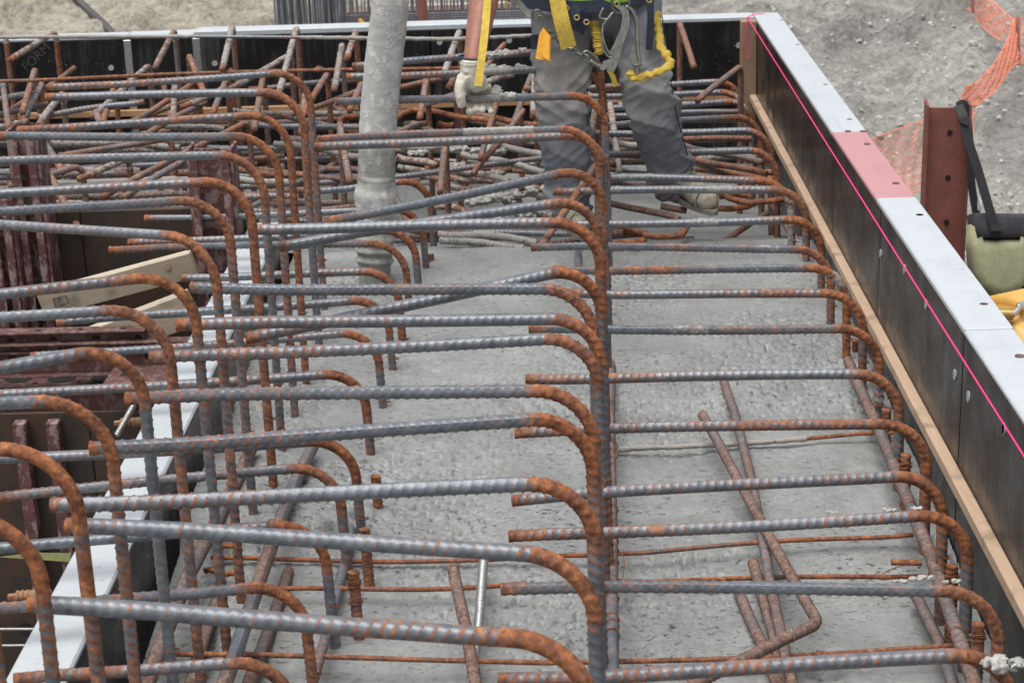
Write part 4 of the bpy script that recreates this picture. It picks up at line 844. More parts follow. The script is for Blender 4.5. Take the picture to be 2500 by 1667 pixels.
# ------------------------------------------------------------------ worker
def J(p, d_): return ud(p, d_)
hipL, kneeL, ankL = J(t(1, 3, 470, 40), 7.10), J(t(1, 3, 495, 690), 7.12), J(t(1, 3, 535, 1400), 7.34)
hipR, kneeR, ankR = J(t(1, 3, 960, 40), 7.14), J(t(1, 3, 1085, 690), 7.12), J(t(1, 3, 1250, 1270), 7.42)
PC = (hipL + hipR) / 2 + V((0, 0, .05))
chest = PC + V((-.04, -.10, .36)); neck = PC + V((-.05, -.17, .56)); head = PC + V((-.06, -.22, .70))
shL = PC + V((-.24, -.16, .50)); shR = PC + V((.16, -.13, .50))
wrist = J(t(1, 2, 1550, 445), 6.60); elbow = J((1195, -75), 6.72)
elbR = PC + V((.30, -.02, .26)); wriR = PC + V((.24, -.26, .36))
# skin: one continuous body
body = [tube_data([PC + V((0, 0, -.05)), PC + V((0, 0, .1)), chest, neck + V((0, 0, -.06))], [.12, .12, .14, .08], 16, 20),
        tube_data([neck + V((0, 0, -.1)), neck + V((0, -.01, .05))], [.055, .052], 14, 8),
        tube_data([head + V((0, 0, -.10)), head + V((0, -.01, -.05)), head + V((0, 0, .03)), head + V((0, .01, .09))], [.05, .07, .082, .06], 16, 12),
        tube_data([head + V((0, -.085, .01)), head + V((0, -.105, -.02))], [.011, .016], 8, 4),
        tube_data([head + V((-.085, .01, .015)), head + V((-.088, .01, -.03))], [.014, .01], 8, 4), tube_data([head + V((.085, .01, .015)), head + V((.088, .01, -.03))], [.014, .01], 8, 4),
        tube_data([chest + V((0, 0, .06)), shL, shL + V((-.02, 0, -.06))], [.09, .065, .055], 12, 12), tube_data([chest + V((0, 0, .06)), shR, shR + V((.02, 0, -.06))], [.09, .065, .055], 12, 12),
        tube_data([shL, elbow, elbow.lerp(wrist, .25), elbow.lerp(wrist, .7), wrist], [.056, .050, .056, .044, .034], 14, 32), tube_data([shR, elbR, wriR], [.055, .046, .032], 12, 20),
        tube_data([wriR, wriR + V((-.01, -.08, .02))], [.034, .04], 10, 6)]
for k in range(4): body.append(tube_data([wriR + V((-.035 + .02 * k, -.08, .02)), wriR + V((-.035 + .02 * k, -.13, .02)), wriR + V((-.035 + .02 * k, -.14, -.03))], [.009, .009, .008], 8, 8))
body.append(tube_data([wriR + V((-.04, -.03, .01)), wriR + V((-.06, -.09, -.01))], [.011, .009], 8, 6))
for h_, k_, a_ in ((hipL, kneeL, ankL), (hipR, kneeR, ankR)): body.append(tube_data([h_, k_, a_], [.085, .055, .042], 14, 20)); body.append(tube_data([PC, h_], [.1, .085], 12, 6))
co, nn, fs = remesh(body, .011, 5)
person = mesh_obj('person', co, fs, M_SKIN, None, True, origin=(PC.x, PC.y, Z(1.98)))
tag(person, 'worker in grey jeans and harness, gloved hand gripping a bar', 'person')
for s_ in (-1, 1):
    v, f = disc_data(head + V((.03 * s_, -.079, .015)), (0, 1, 0), .011, .006, 12); mesh_obj('eye', v, f, M_STAMP, person, origin=head)
v, f = beam_data(head + V((-.025, -.078, -.055)), head + V((.025, -.078, -.055)), .008, .006); mesh_obj('mouth', v, f, M_PILE, person, origin=head)
co, nn, fs = remesh([tube_data([head + V((0, .015, -.04)), head + V((0, .018, .04)), head + V((0, .012, .1))], [.07, .088, .06], 16, 10)], .012, 3); mesh_obj('hair', co, fs, M_HAIR, person, True, origin=head)
v, f = tube_data([head + V((0, 0, .045)), head + V((0, 0, .06)), head + V((0, 0, .10)), head + V((0, .005, .14)), head + V((0, .005, .155))], [.128, .118, .112, .085, .02], 24, 20); mesh_obj('hard_hat', v, f, M_HAT, person, True, origin=head)
# shirt
co, nn, fs = remesh([tube_data([PC + V((0, -.01, -.02)), PC + V((0, -.02, .14)), chest, neck + V((0, 0, -.08))], [.165, .165, .165, .09], 20, 24), tube_data([chest + V((0, 0, .06)), shL, shL.lerp(elbow, .35)], [.11, .085, .08], 14, 14), tube_data([chest + V((0, 0, .06)), shR, shR.lerp(elbR, .4)], [.11, .085, .08], 14, 14)], .012, 6)
co = co + nn * np.array([noise.fractal(V(p) * 9, 1, 2, 3) * .008 for p in co])[:, None]; mesh_obj('hi_vis_shirt', co, fs, M_SHIRT, person, True, origin=PC)
# jeans
jn = []
for s_, (h_, k_, a_) in ((-1, (hipL, kneeL, ankL)), (1, (hipR, kneeR, ankR))):
    m1, m2 = h_.lerp(k_, .5), k_.lerp(a_, .5)
    if s_ < 0: pts = [h_ + V((0, 0, .10)), h_, m1, k_, m2, k_.lerp(a_, .8), a_ + V((0, 0, .0)), a_ + V((.005, .0, -.045))]; rr = [.115, .118, .110, .092, .094, .082, .073, .072]
    else: pts = [h_ + V((0, 0, .10)), h_, m1, k_, m2, k_.lerp(a_, .8), a_ + V((0, .0, .02))]; rr = [.115, .112, .094, .093, .083, .088, .082]
    jn.append(tube_data(pts, rr, 20, 40))
jn.append(tube_data([hipL.lerp(hipR, .0) + V((.03, .02, .0)), hipL.lerp(hipR, 1) + V((-.03, .02, .0))], [.125, .125], 16, 8)); jn.append(tube_data([PC + V((0, .01, -.05)), PC + V((0, 0, .06))], [.15, .165], 18, 8))
co, nn, fs = remesh(jn, .0066, 6)
disp = []; dirt = []
for p in co:
    P_ = V(p); d_ = 0
    kk = max(math.exp(-((P_ - kneeL).length / .16) ** 2), math.exp(-((P_ - kneeR).length / .16) ** 2)); aa = max(math.exp(-((P_ - ankL).length / .13) ** 2), math.exp(-((P_ - ankR).length / .15) ** 2)); hh = math.exp(-((P_ - PC).length / .2) ** 2)
    wv = (1 - abs(noise.noise(V((P_.x * 5 + 2, P_.y * 5, P_.z * 11 + P_.x * 6))))) ** 2.6
    wv2 = (1 - abs(noise.noise(V((P_.x * 9 + 7, P_.y * 9, P_.z * 22 - P_.x * 12))))) ** 2.8
    wv3 = (1 - abs(noise.noise(V((P_.x * 7 + 3, P_.y * 7 + 1, P_.z * 6 + P_.x * 3))))) ** 3
    disp.append(.026 * (wv - .4) * (.25 + 1.0 * kk + 1.2 * aa + .4 * hh) + .018 * (wv2 - .4) * (.2 + 1.0 * aa + .7 * kk) + .012 * (wv3 - .45))
    fr = max(0, min(1, (PC.y + .02 - P_.y) * 8)); th_ = max(math.exp(-((P_ - kneeL.lerp(hipL, .25)).length / .17) ** 2), math.exp(-((P_ - kneeR.lerp(hipR, .15)).length / .13) ** 2))
    dirt.append(min(1, th_ * 1.25 * fr + .4 * aa))
jeans = mesh_obj('jeans', co + nn * np.array(disp)[:, None], fs, M_DENIM, person, True, origin=PC, attrs={'dirt': dirt})
for h_, k_, a_, off in ((hipL, kneeL, ankL, 1), (hipR, kneeR, ankR, 1)):
    pts = [h_.lerp(k_, .1) + V((.105 * off, -.02, 0)), k_ + V((.088 * off, -.035, 0)), k_.lerp(a_, .5) + V((.084 * off, -.03, 0)), a_ + V((.072 * off, -.02, .03))]
    wire('side_seam', pts, .0022, M_BWEB, jeans)
for a_, r_ in ((ankL + V((.004, 0, -.05)), .078), (ankR + V((0, 0, .012)), .088)):
    v, f = tube_data([a_ + V((r_ * math.cos(u_), r_ * math.sin(u_), .006 * math.sin(3 * u_))) for u_ in np.linspace(0, 2 * math.pi, 33)], [.0045], 8, 64); mesh_obj('hem', v, f, M_DENIM, jeans, True, origin=a_, attrs={'dirt': [.4] * len(v)})
# boots
def boot(ank, toe, heel_dir):
    d = (toe - ank); d.z = 0; d.normalize(); zs = toe.z
    heel = V((ank.x, ank.y, zs + .035)) - d * .055; ball = V((toe.x, toe.y, zs + .042)) - d * .06
    co, nn, fs = remesh([tube_data([ank + V((0, 0, .05)), ank, V((ank.x, ank.y, zs + .05))], [.058, .056, .052], 16, 10), tube_data([heel, (heel + ball) / 2 + V((0, 0, .02)), ball, V((toe.x, toe.y, zs + .035))], [.042, .046, .048, .036], 16, 20)], .008, 5)
    co = co + nn * np.array([noise.fractal(V(p) * 26, 1, 2, 3) * .003 for p in co])[:, None]
    b_ = mesh_obj('boot', co, fs, M_BOOT, person, True, origin=ank)
    s_ = d.cross(V((0, 0, 1))); pl = []
    for k in range(20):
        u_ = k / 20 * 2 * math.pi; mid_ = (heel + toe) / 2; L = (toe - heel).length / 2 + .038
        pl.append(V((mid_.x, mid_.y, zs + .006)) + d * math.cos(u_) * L + s_ * math.sin(u_) * (.049 if math.cos(u_) > 0 else .04))
    v, f = plate_data(pl, (0, 0, 1), .018); mesh_obj('sole', v, f, M_SOLE, b_, origin=ank)
    for off_, zz_ in ((.075, .075), (.035, .085)):
        cc_ = V((toe.x, toe.y, 0)) - d * off_
        wire('seam', [V((cc_.x, cc_.y, zs + .02)) - s_ * .050, V((cc_.x, cc_.y, zs + zz_ - .02)) - s_ * .040, V((cc_.x, cc_.y, zs + zz_ + .012)), V((cc_.x, cc_.y, zs + zz_ - .02)) + s_ * .040, V((cc_.x, cc_.y, zs + .02)) + s_ * .050], .0028, M_SOLE, b_)
    for k in range(4):
        c0 = V((ank.x, ank.y, 0)).lerp(V((ball.x, ball.y, 0)), .25 + k * .17); z_ = zs + .125 - k * .014
        wire('bootlace', [V((c0.x, c0.y, z_)) - s_ * .03, V((c0.x, c0.y, z_ + .006)), V((c0.x, c0.y, z_)) + s_ * .03], .0025, M_STRAPY, b_)
    return b_
boot(ankR + V((.02, -.02, .0)), uz(t(1, 3, 1500, 1455), 1.90), None)
boot(ankL + V((0, 0, -.03)), uz(t(2, 3, 620, 225), 1.98), None)
# glove around the bar
bc = uz(t(1, 2, 1555, 676), 1.35); ex = (cb[13].location * 0 + uz(t(1, 3, 770, 640), 1.35) - uz(t(1, 2, 610, 698), 1.35)).normalized(); ez = V((0, 0, 1)); ey = ez.cross(ex)
def hb(x, y, z): return bc + ex * x + ey * y + ez * z
gl = [tube_data([wrist + V((0, 0, .012)), wrist, hb(-.006, .0, .085)], [.046, .043, .038], 16, 12), tube_data([hb(-.012, 0, .09), hb(.012, .006, .055), hb(.018, .012, .030)], [.036, .038, .024], 14, 10), tube_data([hb(.028, 0, .075), hb(.034, .012, .032)], [.022, .020], 10, 8),
      tube_data([hb(-.028, -.004, .078), hb(-.043, -.018, .045), hb(-.044, -.026, .012), hb(-.040, -.025, -.022)], [.026, .0215, .019, .0145], 12, 16)]
for k in range(4):
    x0 = -.016 + .0235 * k; lx = (0, .0, .0, .006)[k]; dz = (.006, 0, .001, .008)[k]
    gl.append(tube_data([hb(x0, .02, .042), hb(x0 + .001, .038, .012), hb(x0 + .002, .032, -.022 - dz), hb(x0 + lx, .006, -.040 - dz), hb(x0 + lx, -.018, -.036 - dz)], [.0125, .0125, .0125, .0125, .0122] if k < 3 else [.0112, .0112, .011, .0108, .0105], 10, 22))
co, nn, fs = remesh(gl, .0036, 3); co = co + nn * np.array([noise.fractal(V(p) * 60, 1, 2, 3) * .0012 for p in co])[:, None]
glove = mesh_obj('glove', co, fs, M_GLOVE, person, True, origin=wrist)
v, f = tube_data([wrist + V((-.046 * math.cos(u_), .043 * math.sin(u_), .026 + .004 * math.cos(u_))) for u_ in np.linspace(0, 2 * math.pi, 25)], [.004], 8, 48); mesh_obj('glove_cuff', v, f, M_BWEB, glove, True, origin=wrist)
# harness: straps, chain, hooks
def z13(x, y): return (1250 + x / 4.9, y / 4.9)
def ribbon(pts, deps, wid, th_, mat, name, parent, side=None, n_=30):
    P_ = smooth_path([ud(p, d_) for p, d_ in zip(pts, deps)], n_)
    fwd = np.array(M_CW @ V((0, 0, 1))); vs = []; m_ = len(P_)
    T_ = np.gradient(P_, axis=0); T_ /= np.linalg.norm(T_, axis=1)[:, None]
    for i in range(m_):
        s_ = np.cross(T_[i], fwd); s_ /= np.linalg.norm(s_); nrm = np.cross(s_, T_[i])
        for a_, b_ in ((-1, -1), (1, -1), (1, 1), (-1, 1)): vs.append(P_[i] + s_ * a_ * wid / 2 + nrm * b_ * th_ / 2)
    fs_ = ring_faces(m_, 4).tolist() + [[3, 2, 1, 0], [4 * m_ - 4, 4 * m_ - 3, 4 * m_ - 2, 4 * m_ - 1]]
    return mesh_obj(name, vs, fs_, mat, parent, origin=P_[0])
har = ribbon([z13(-60, -60), z13(250, 40), z13(700, 90), z13(1150, 60), z13(1680, -40)], [7.0, 6.94, 6.93, 6.95, 7.05], .045, .006, M_BWEB, 'harness_belt', person)
ribbon([z13(520, -260), z13(535, -40), z13(600, 280), z13(680, 575)], [6.88, 6.88, 6.87, 6.90], .058, .006, M_YWEB, 'yellow_strap', har)
ribbon([z13(660, 100), z13(760, 220), z13(900, 310)], [6.93, 6.92, 6.95], .075, .006, M_BWEB, 'leg_strap', har)
ribbon([z13(1640, -40), z13(1660, 200), z13(1640, 600)], [6.98, 6.98, 7.0], .026, .005, M_BWEB, 'hanging_strap', har)
ribbon([z13(270, 420), z13(290, 590)], [6.98, 6.98], .035, .01, M_BWEB, 'tool_pouch', har)
ribbon([(1192, -60), t(1, 2, 1650, 30), t(1, 2, 1625, 300), t(1, 2, 1588, 590)], [6.62, 6.6, 6.53, 6.5], .027, .004, M_YWEB, 'yellow_lanyard_tail', har)
A = [ud(z13(*p), 6.90) for p in ((375, 330), (325, 420), (280, 705), (455, 740), (462, 430))]
v, f = plate_data(A, M_CW @ V((0, 0, 1)), .006); tg = mesh_obj('yellow_tag', v, f, M_YTAG, har, origin=A[0])
A = [ud(z13(*p), 6.885) for p in ((375, 340), (360, 680), (440, 730), (450, 440))]; v, f = plate_data(A, M_CW @ V((0, 0, 1)), .004); mesh_obj('tag_page', v, f, M_YTAG, tg, origin=A[0])
for p in ((775, 215), (1255, 55), (1640, 5), (890, 270), (650, 105)):
    c = ud(z13(*p), 6.905); fwd = M_CW @ V((0, 0, 1)); u_ = fwd.orthogonal().normalized(); w_ = fwd.cross(u_)
    v, f = tube_data([c + u_ * .009 * math.cos(a_) + w_ * .009 * math.sin(a_) for a_ in np.linspace(0, 2 * math.pi, 13)], [.003], 8, 24); mesh_obj('grommet', v, f, M_BRASS, har, True, origin=c)
def link(c, d_, side, L, W, r_, name='chain_link'):
    c = V(c); d_ = V(d_).normalized(); side = (V(side) - d_ * V(side).dot(d_)).normalized(); pts = []
    for k in range(17):
        a_ = 2 * math.pi * k / 16; pts.append(c + d_ * (math.cos(a_) * W / 2 + (L - W) / 2 * (1 if math.cos(a_) > 0 else -1)) + side * math.sin(a_) * W / 2)
    v, f = tube_data(pts, [r_], 8, 48); return mesh_obj(name, v, f, M_ZINC, har, True, origin=c)
ch_pts = [ud(z13(*p), d_) for p, d_ in (((330, 210), 6.9), ((400, 330), 6.9), ((450, 390), 6.9), ((505, 440), 6.9), ((560, 490), 6.9), ((650, 560), 6.91), ((720, 600), 6.9), ((780, 640), 6.9), ((840, 670), 6.89), ((900, 700), 6.88))]
for i in range(len(ch_pts) - 1):
    a_, b_ = ch_pts[i], ch_pts[i + 1]; d_ = b_ - a_; s_ = (M_CW @ V((0, 0, 1))) if i % 2 else d_.cross(M_CW @ V((0, 0, 1)))
    link((a_ + b_) / 2, d_, s_, d_.length + .012, .017, .0032)
link(ud(z13(300, 180), 6.9), V((1, 0, 0)), V((0, 0, 1)), .036, .034, .004, 'ring')
link(ud(z13(930, 700), 6.87), V((.8, 0, -.6)), V((.6, 0, .8)), .062, .034, .0055, 'swivel_link')
wire('swivel_pin', [ud(z13(940, 730), 6.86), ud(z13(1010, 780), 6.86), ud(z13(1090, 810), 6.86)], .0085, M_ZINC, har, 10)
link(ud(z13(1300, 20), 6.87), V((0, 0, 1)), V((1, 0, .1)), .09, .064, .005, 'd_ring')
FW = M_CW @ V((0, 0, 1))
def hookshape(outer, dep, th_, name):
    A = [ud(z13(*p), dep) for p in outer]; v, f = plate_data(A, FW, th_); return mesh_obj(name, v, f, M_ZINC, har, origin=A[0])
sh = hookshape(((1240, 90), (1330, 75), (1390, 130), (1410, 220), (1400, 330), (1330, 530), (1270, 760), (1215, 870), (1180, 860), (1090, 810), (1085, 740), (1210, 700), (1160, 640), (1230, 510), (1300, 340), (1320, 200), (1290, 130)), 6.86, .014, 'snap_hook')
for pts in (((1210, 150), (1130, 250), (1080, 350), (1100, 500), (1150, 620), (1205, 690)), ((1090, 100), (1050, 210), (1140, 235), (1190, 180)), ((1080, 355), (1085, 560), (1150, 680), (1200, 700), (1200, 780))):
    v, f = tube_data([ud(z13(*p), 6.855) for p in pts], [.0045], 8, 24); mesh_obj('hook_gate', v, f, M_ZINC, sh, True, origin=ud(z13(*pts[0]), 6.855))
v, f = disc_data(ud(z13(1085, 810), 6.85), FW, .012, .02, 14); mesh_obj('rivet', v, f, M_ZINC, sh, origin=ud(z13(1085, 810), 6.85))
s2 = wire('second_snap_hook', [ud(z13(*p), 6.88) for p in ((1360, 80), (1440, 140), (1490, 260), (1500, 420), (1505, 600), (1520, 700), (1530, 790))], .0085, M_ZINC, har, 10, 40)
hookshape(((1440, 560), (1510, 640), (1545, 780), (1490, 800), (1430, 770), (1400, 700)), 6.885, .014, 'second_hook_body')
link(ud(z13(1497, 830), 6.87), V((0, 0, 1)), V((1, 0, 0)), .034, .016, .0035, 'shackle')
def ruched(pts, deps, r_, name, amp=.22):
    P_ = smooth_path([ud(p, d_) for p, d_ in zip(pts, deps)], 110); m_ = len(P_)
    v, f = tube_data(P_, [r_ * (1 + amp * math.sin(k * .75) + amp * .6 * math.sin(k * .31 + 1)) for k in range(m_)], 14, m_, .7)
    v = [tuple(V(x_) + V((noise.noise(V(x_) * 45), noise.noise(V(x_) * 45 + V((5, 5, 5))), noise.noise(V(x_) * 45 + V((9, 2, 1))))) * .006) for x_ in v]
    return mesh_obj(name, v, f, M_YWEB, har, True, origin=tuple(P_[0]))
ruched([z13(1710, 150), z13(1740, 280), z13(1760, 420), z13(1790, 580), z13(1870, 700), z13(1880, 790), z13(1700, 880), z13(1550, 920), z13(1440, 930), z13(1430, 850)], [7.08, 7.05, 7.02, 6.98, 6.95, 6.93, 6.91, 6.90, 6.9, 6.9], .0155, 'ruched_lanyard', .16)
ruched([z13(970, 280), z13(1010, 400), z13(1020, 520), z13(1050, 650)], [7.0, 6.99, 6.98, 6.97], .017, 'ruched_lanyard', .2)
ribbon([z13(1160, 830), z13(1210, 930), z13(1240, 1040)], [6.93, 6.93, 6.93], .018, .006, M_YWEB, 'lanyard_tail', har)
ribbon([(1236, -40), z13(0, -10), z13(60, 20), z13(230, 210)], [6.92, 6.92, 6.92, 6.91], .022, .008, M_ZINC, 'clip_blade', har)
wire('yellow_cord', [ud((1236, -60), 6.95), ud((1236, 0), 6.95), ud((1236, 22), 6.95)], .004, M_YWEB, har)

# ------------------------------------------------------------------ things beside the forms
s0 = uz((1825, 44), 1.495); s1 = V((XR - .028, 2.25, Z(1.525)))
s_end = uz((2500, 1112), 1.522); dirn = (s_end - s0); s1 = s0 + dirn * ((2.25 - s0.y) / dirn.y)
st = wire('string_line', [s0, s0.lerp(s1, .5) + V((0, 0, -.002)), s1], .0021, M_STRING, None, 6, 30); tag(st, 'taut pink builder\'s line running just inside the white cap', 'string')
wire('string_loop', [uy(t(1, 4, *p), YF - .09) for p in ((75, 115), (60, 180), (42, 310), (50, 380), (75, 392), (85, 350), (70, 240), (68, 140), (90, 112))], .0016, M_STRING, st, 6, 60)
wire('string_knot', [uy(t(1, 4, *p), YF - .06) for p in ((60, 125), (120, 100), (180, 98))], .0024, M_STRING, st, 6, 12)
# soldier pile with bag
pt = uz((2310, 262), 1.87); PY = pt.y
pw = .080; px = pt.x
pile = empty('steel_pile', (px, PY, gh(px, PY))); tag(pile, 'rusty red H-pile with a black strap over its top', 'pile')
zt = Z(1.87)
v, f = merge([box_data(px - pw, px + pw + .02, PY - .012, PY, Z(4.2), zt, .001)]); 
th_ = -.12                                    # the pile is turned a little
def rotp(pts): return [tuple(V((px, PY, 0)) + Matrix.Rotation(th_, 3, 'Z') @ (V(p) - V((px, PY, 0)))) for p in pts]
mesh_obj('web', rotp(v), f, M_PILE, pile, origin=(px, PY, Z(4.2)))
for x0, nm, dd in ((px - pw - .012, 'flange', .07), (px + pw + .02, 'flange', .07)):
    v, f = box_data(x0, x0 + .012, PY - .05, PY + .10, Z(4.2), zt + .02, .001); mesh_obj(nm, rotp(v), f, M_PILE, pile, origin=(x0, PY, Z(4.2)))
for p in (t(1, 4, 1453, 907), t(1, 4, 1440, 1215), t(1, 4, 1430, 1520)):
    c = uy(p, PY - .016); v, f = disc_data(c, (0, 1, 0), .013, .006); mesh_obj('bolt_hole', v, f, M_DARK, pile, origin=c)
bd_ = 8.66
bg_ = empty('lunch_bag', ud((2440, 722), bd_)); tag(bg_, 'olive and black cooler bag hanging from the red pile', 'bag')
def bb(x, y): return (2200 + x / 3.484, 450 + y / 3.484)
def soft(outline, dep, th_, name, mat, bulge=.5):
    A = [ud(bb(*p), dep) for p in outline]; c = sum(A, V()) / len(A); vs = []; m_ = len(A); L = [(0.0, 1.0), (.5, 1.0), (.85, .93), (1.0, .7)]
    for s_ in (-1, 1):
        for a_, k_ in (L if s_ > 0 else L): vs += [tuple(c + (p - c) * k_ + FW * (s_ * a_ * th_ / 2)) for p in A]
    fs_ = []
    for s_ in (0, 1):
        o_ = s_ * 4 * m_
        for r_ in range(3): fs_ += [[o_ + r_ * m_ + i, o_ + r_ * m_ + (i + 1) % m_, o_ + (r_ + 1) * m_ + (i + 1) % m_, o_ + (r_ + 1) * m_ + i][::1 if s_ else -1] for i in range(m_)]
        fs_.append([o_ + 3 * m_ + i for i in range(m_)][::1 if s_ else -1])
    return mesh_obj(name, vs, fs_, mat, bg_, True, origin=c)
soft(((572, 345), (600, 470), (1020, 465), (1040, 345), (1060, 500), (1050, 700), (1035, 850), (960, 930), (850, 960), (760, 955), (650, 880), (585, 740), (570, 560)), bd_, .17, 'bag_body', M_OLIVE)
soft(((578, 262), (600, 250), (1030, 255), (1060, 275), (1050, 440), (1020, 468), (600, 472), (585, 400)), bd_ - .004, .178, 'bag_top', M_BAGK)
soft(((1030, 480), (1100, 470), (1110, 860), (1000, 940), (1040, 840)), bd_ + .03, .12, 'side_pocket', M_BAGK)
def strap(pts, deps, wid, nm='bag_strap'): return ribbon(pts, deps, wid, .004, M_KWEB, nm, bg_)
strap([t(1, 4, 1510, 722), t(1, 4, 1545, 800), t(1, 4, 1575, 950), t(1, 4, 1650, 1180), t(1, 4, 1720, 1420), t(1, 4, 1765, 1568), bb(810, 430)], [8.56, 8.52, 8.52, 8.53, 8.54, 8.55, 8.555], .042)
strap([t(1, 4, 1500, 726), t(1, 4, 1560, 730), t(1, 4, 1590, 1000), t(1, 4, 1600, 1240), t(1, 4, 1630, 1440), bb(660, 330)], [8.60, 8.62, 8.66, 8.69, 8.72, 8.73], .036)
A = [ud(bb(*p), 8.54) for p in ((755, 340), (850, 335), (855, 395), (760, 400))]; v, f = plate_data(A, FW, .008); mesh_obj('strap_buckle', v, f, M_KWEB, bg_, origin=A[0])
A = [ud(t(1, 4, *p), 8.51) for p in ((1505, 815), (1570, 800), (1580, 865), (1520, 840))]; v, f = plate_data(A, FW, .01); mesh_obj('strap_buckle', v, f, M_KWEB, bg_, origin=A[0])
# yellow tank with coil spring behind the form
yc_ = ud((2520, 870), 7.0)
bm = bmesh.new(); bmesh.ops.create_cone(bm, cap_ends=True, segments=48, radius1=.30, radius2=.30, depth=1.1)
bmesh.ops.rotate(bm, verts=bm.verts, matrix=Matrix.Rotation(math.pi / 2, 3, 'Y') @ Matrix.Identity(3)); bmesh.ops.rotate(bm, verts=bm.verts, matrix=Matrix.Rotation(.5, 3, 'Z'))
bmesh.ops.bevel(bm, geom=[e_ for e_ in bm.edges if len(e_.link_faces) == 2 and e_.calc_face_angle() > 1], offset=.06, segments=4, affect='EDGES')
tc = yc_ + V((.36, .30, -.09)); vs = [tuple(v_.co + tc) for v_ in bm.verts]; bm.verts.index_update(); fs = [[x_.index for x_ in f_.verts] for f_ in bm.faces]; bm.free()
tank = tag(mesh_obj('yellow_tank', vs, fs, M_YEL, None, True, origin=tc - V((0, 0, .3))), 'rounded yellow tank half hidden behind the white cap', 'tank')
for lx_, ly_ in ((-.35, -.22), (.35, .12), (-.35, .12), (.35, .42)):
    b_ = tc + V((lx_, ly_ - .1, 0)); zg_ = gh(b_.x, b_.y)
    beam('leg', V((b_.x, b_.y, zg_ - .05)), V((b_.x, b_.y, tc.z - .12)), .05, .05, M_YEL, tank, up=V((0, 1, 0)))
c0 = ud(t(2, 4, 1790, 745), 6.92); c1 = ud(t(2, 4, 1885, 750), 6.92); pts = []
ax = (c1 - c0); axn = ax.normalized(); u_ = axn.orthogonal().normalized(); w_ = axn.cross(u_)
for k in range(97): pts.append(tuple(c0 + ax * k / 96 + (u_ * math.cos(k * .3927 * 1.5) + w_ * math.sin(k * .3927 * 1.5)) * .019))
v, f = tube_data(pts, [.0035], 6, 97); tag(mesh_obj('coil_spring', v, f, M_BRASS, None, True, origin=c0), 'small brown coil spring on the yellow tank hose', 'spring')
hz = wire('air_hose', [c1 - ax * .2, c1, ud(t(2, 4, 1930, 705), 6.94), ud((2500, 742), 6.96), ud((2620, 720), 7.0)], .012, M_ROD, None, 10, 30); tag(hz, 'grey hose leading out of the coil spring', 'hose')

# ------------------------------------------------------------------ distance: fence, cages, pipe
def net(name, tops, bots, rows, cols, parent, r_=.006):
    T_ = smooth_path(tops, cols * 3); B_ = smooth_path(bots, cols * 3); T_ = T_[np.linspace(0, len(T_) - 1, cols).astype(int)]; B_ = B_[np.linspace(0, len(B_) - 1, cols).astype(int)]
    G = np.array([[T_[j] + (B_[j] - T_[j]) * i / (rows - 1) + np.array([0, 0, .02 * math.sin(j * .9 + i)]) * (0 < i < rows - 1) for j in range(cols)] for i in range(rows)]); parts = []
    for i in range(rows):
        parts.append(tube_data(G[i], [r_ * (2.2 if i in (0, rows - 1) else 1.2)], 4, cols))
    for j in range(0, cols): parts.append(tube_data(G[:, j], [r_ * .55], 4, rows))
    v, f = merge(parts); return mesh_obj(name, v, f, M_ORANGE, parent, origin=tuple(B_[0]))
DF = ground_at((2290, 470)); dF = (M_WC @ (DF - V((0, 0, ZC)))).z * -1
def fz(x, y, d_): return ud(t(1, 4, x, y), d_)
fen = empty('safety_fence', ground_at((2440, 215))); tag(fen, 'sagging orange mesh safety fence on the soil bank', 'fence')
g1 = 13.2
net('lower_net', [fz(900, 955, g1 - .4), fz(1280, 820, g1), fz(1640, 690, g1 + .5)], [fz(1130, 1330, g1 - .5), fz(1290, 1270, g1 - .2), fz(1610, 930, g1 + .3)], 13, 46, fen, .0017)
net('middle_net', [fz(1560, 600, g1 + .5), fz(1640, 560, g1 + .8), fz(1760, 430, g1 + 1.2), fz(1840, 290, g1 + 1.6), fz(1900, 130, g1 + 2)], [fz(1510, 730, g1 + .4), fz(1620, 720, g1 + .6), fz(1760, 620, g1 + 1), fz(1860, 480, g1 + 1.4), fz(1930, 420, g1 + 1.8)], 16, 44, fen, .0026)
net('upper_net', [fz(1600, -260, g1 + 6), fz(1720, -40, g1 + 4), fz(1800, 60, g1 + 3), fz(1910, 150, g1 + 2)], [fz(1500, -60, g1 + 6), fz(1620, 120, g1 + 4), fz(1710, 215, g1 + 3), fz(1800, 280, g1 + 2.1)], 11, 40, fen, .0021)
net('end_net', [fz(1910, 130, g1 + 2), fz(2100, 100, g1 + 2.5)], [fz(1915, 440, g1 + 1.9), fz(2100, 420, g1 + 2.4)], 11, 22, fen, .0024)
for px, y0, y1, d_ in ((1922, 120, 445, g1 + 1.95), (1612, -30, 130, g1 + 4)):
    wire('fence_post', [fz(px, y1, d_), fz(px - 6, y0, d_)], .016, M_PILE, fen, 8, 6)
gp_ = ground_at(t(1, 1, 500, 0)); gq_ = ground_at(t(1, 1, 735, 222)); gr_ = ground_at(t(1, 1, 620, 115)); gs_ = gq_ + (gq_ - gp_) * .5; gs_.z = gh(gs_.x, gs_.y) + .03
tag(wire('drain_pipe', [gp_ + (gp_ - gr_) * .8 + V((0, 0, .05)), gp_ + V((0, 0, .04)), gr_ + V((0, 0, .04)), gq_ + V((0, 0, .04)), gs_], .035, M_PIPE, None, 10, 40), 'dark pipe running down the pale tan slope', 'pipe')
bm = bmesh.new()
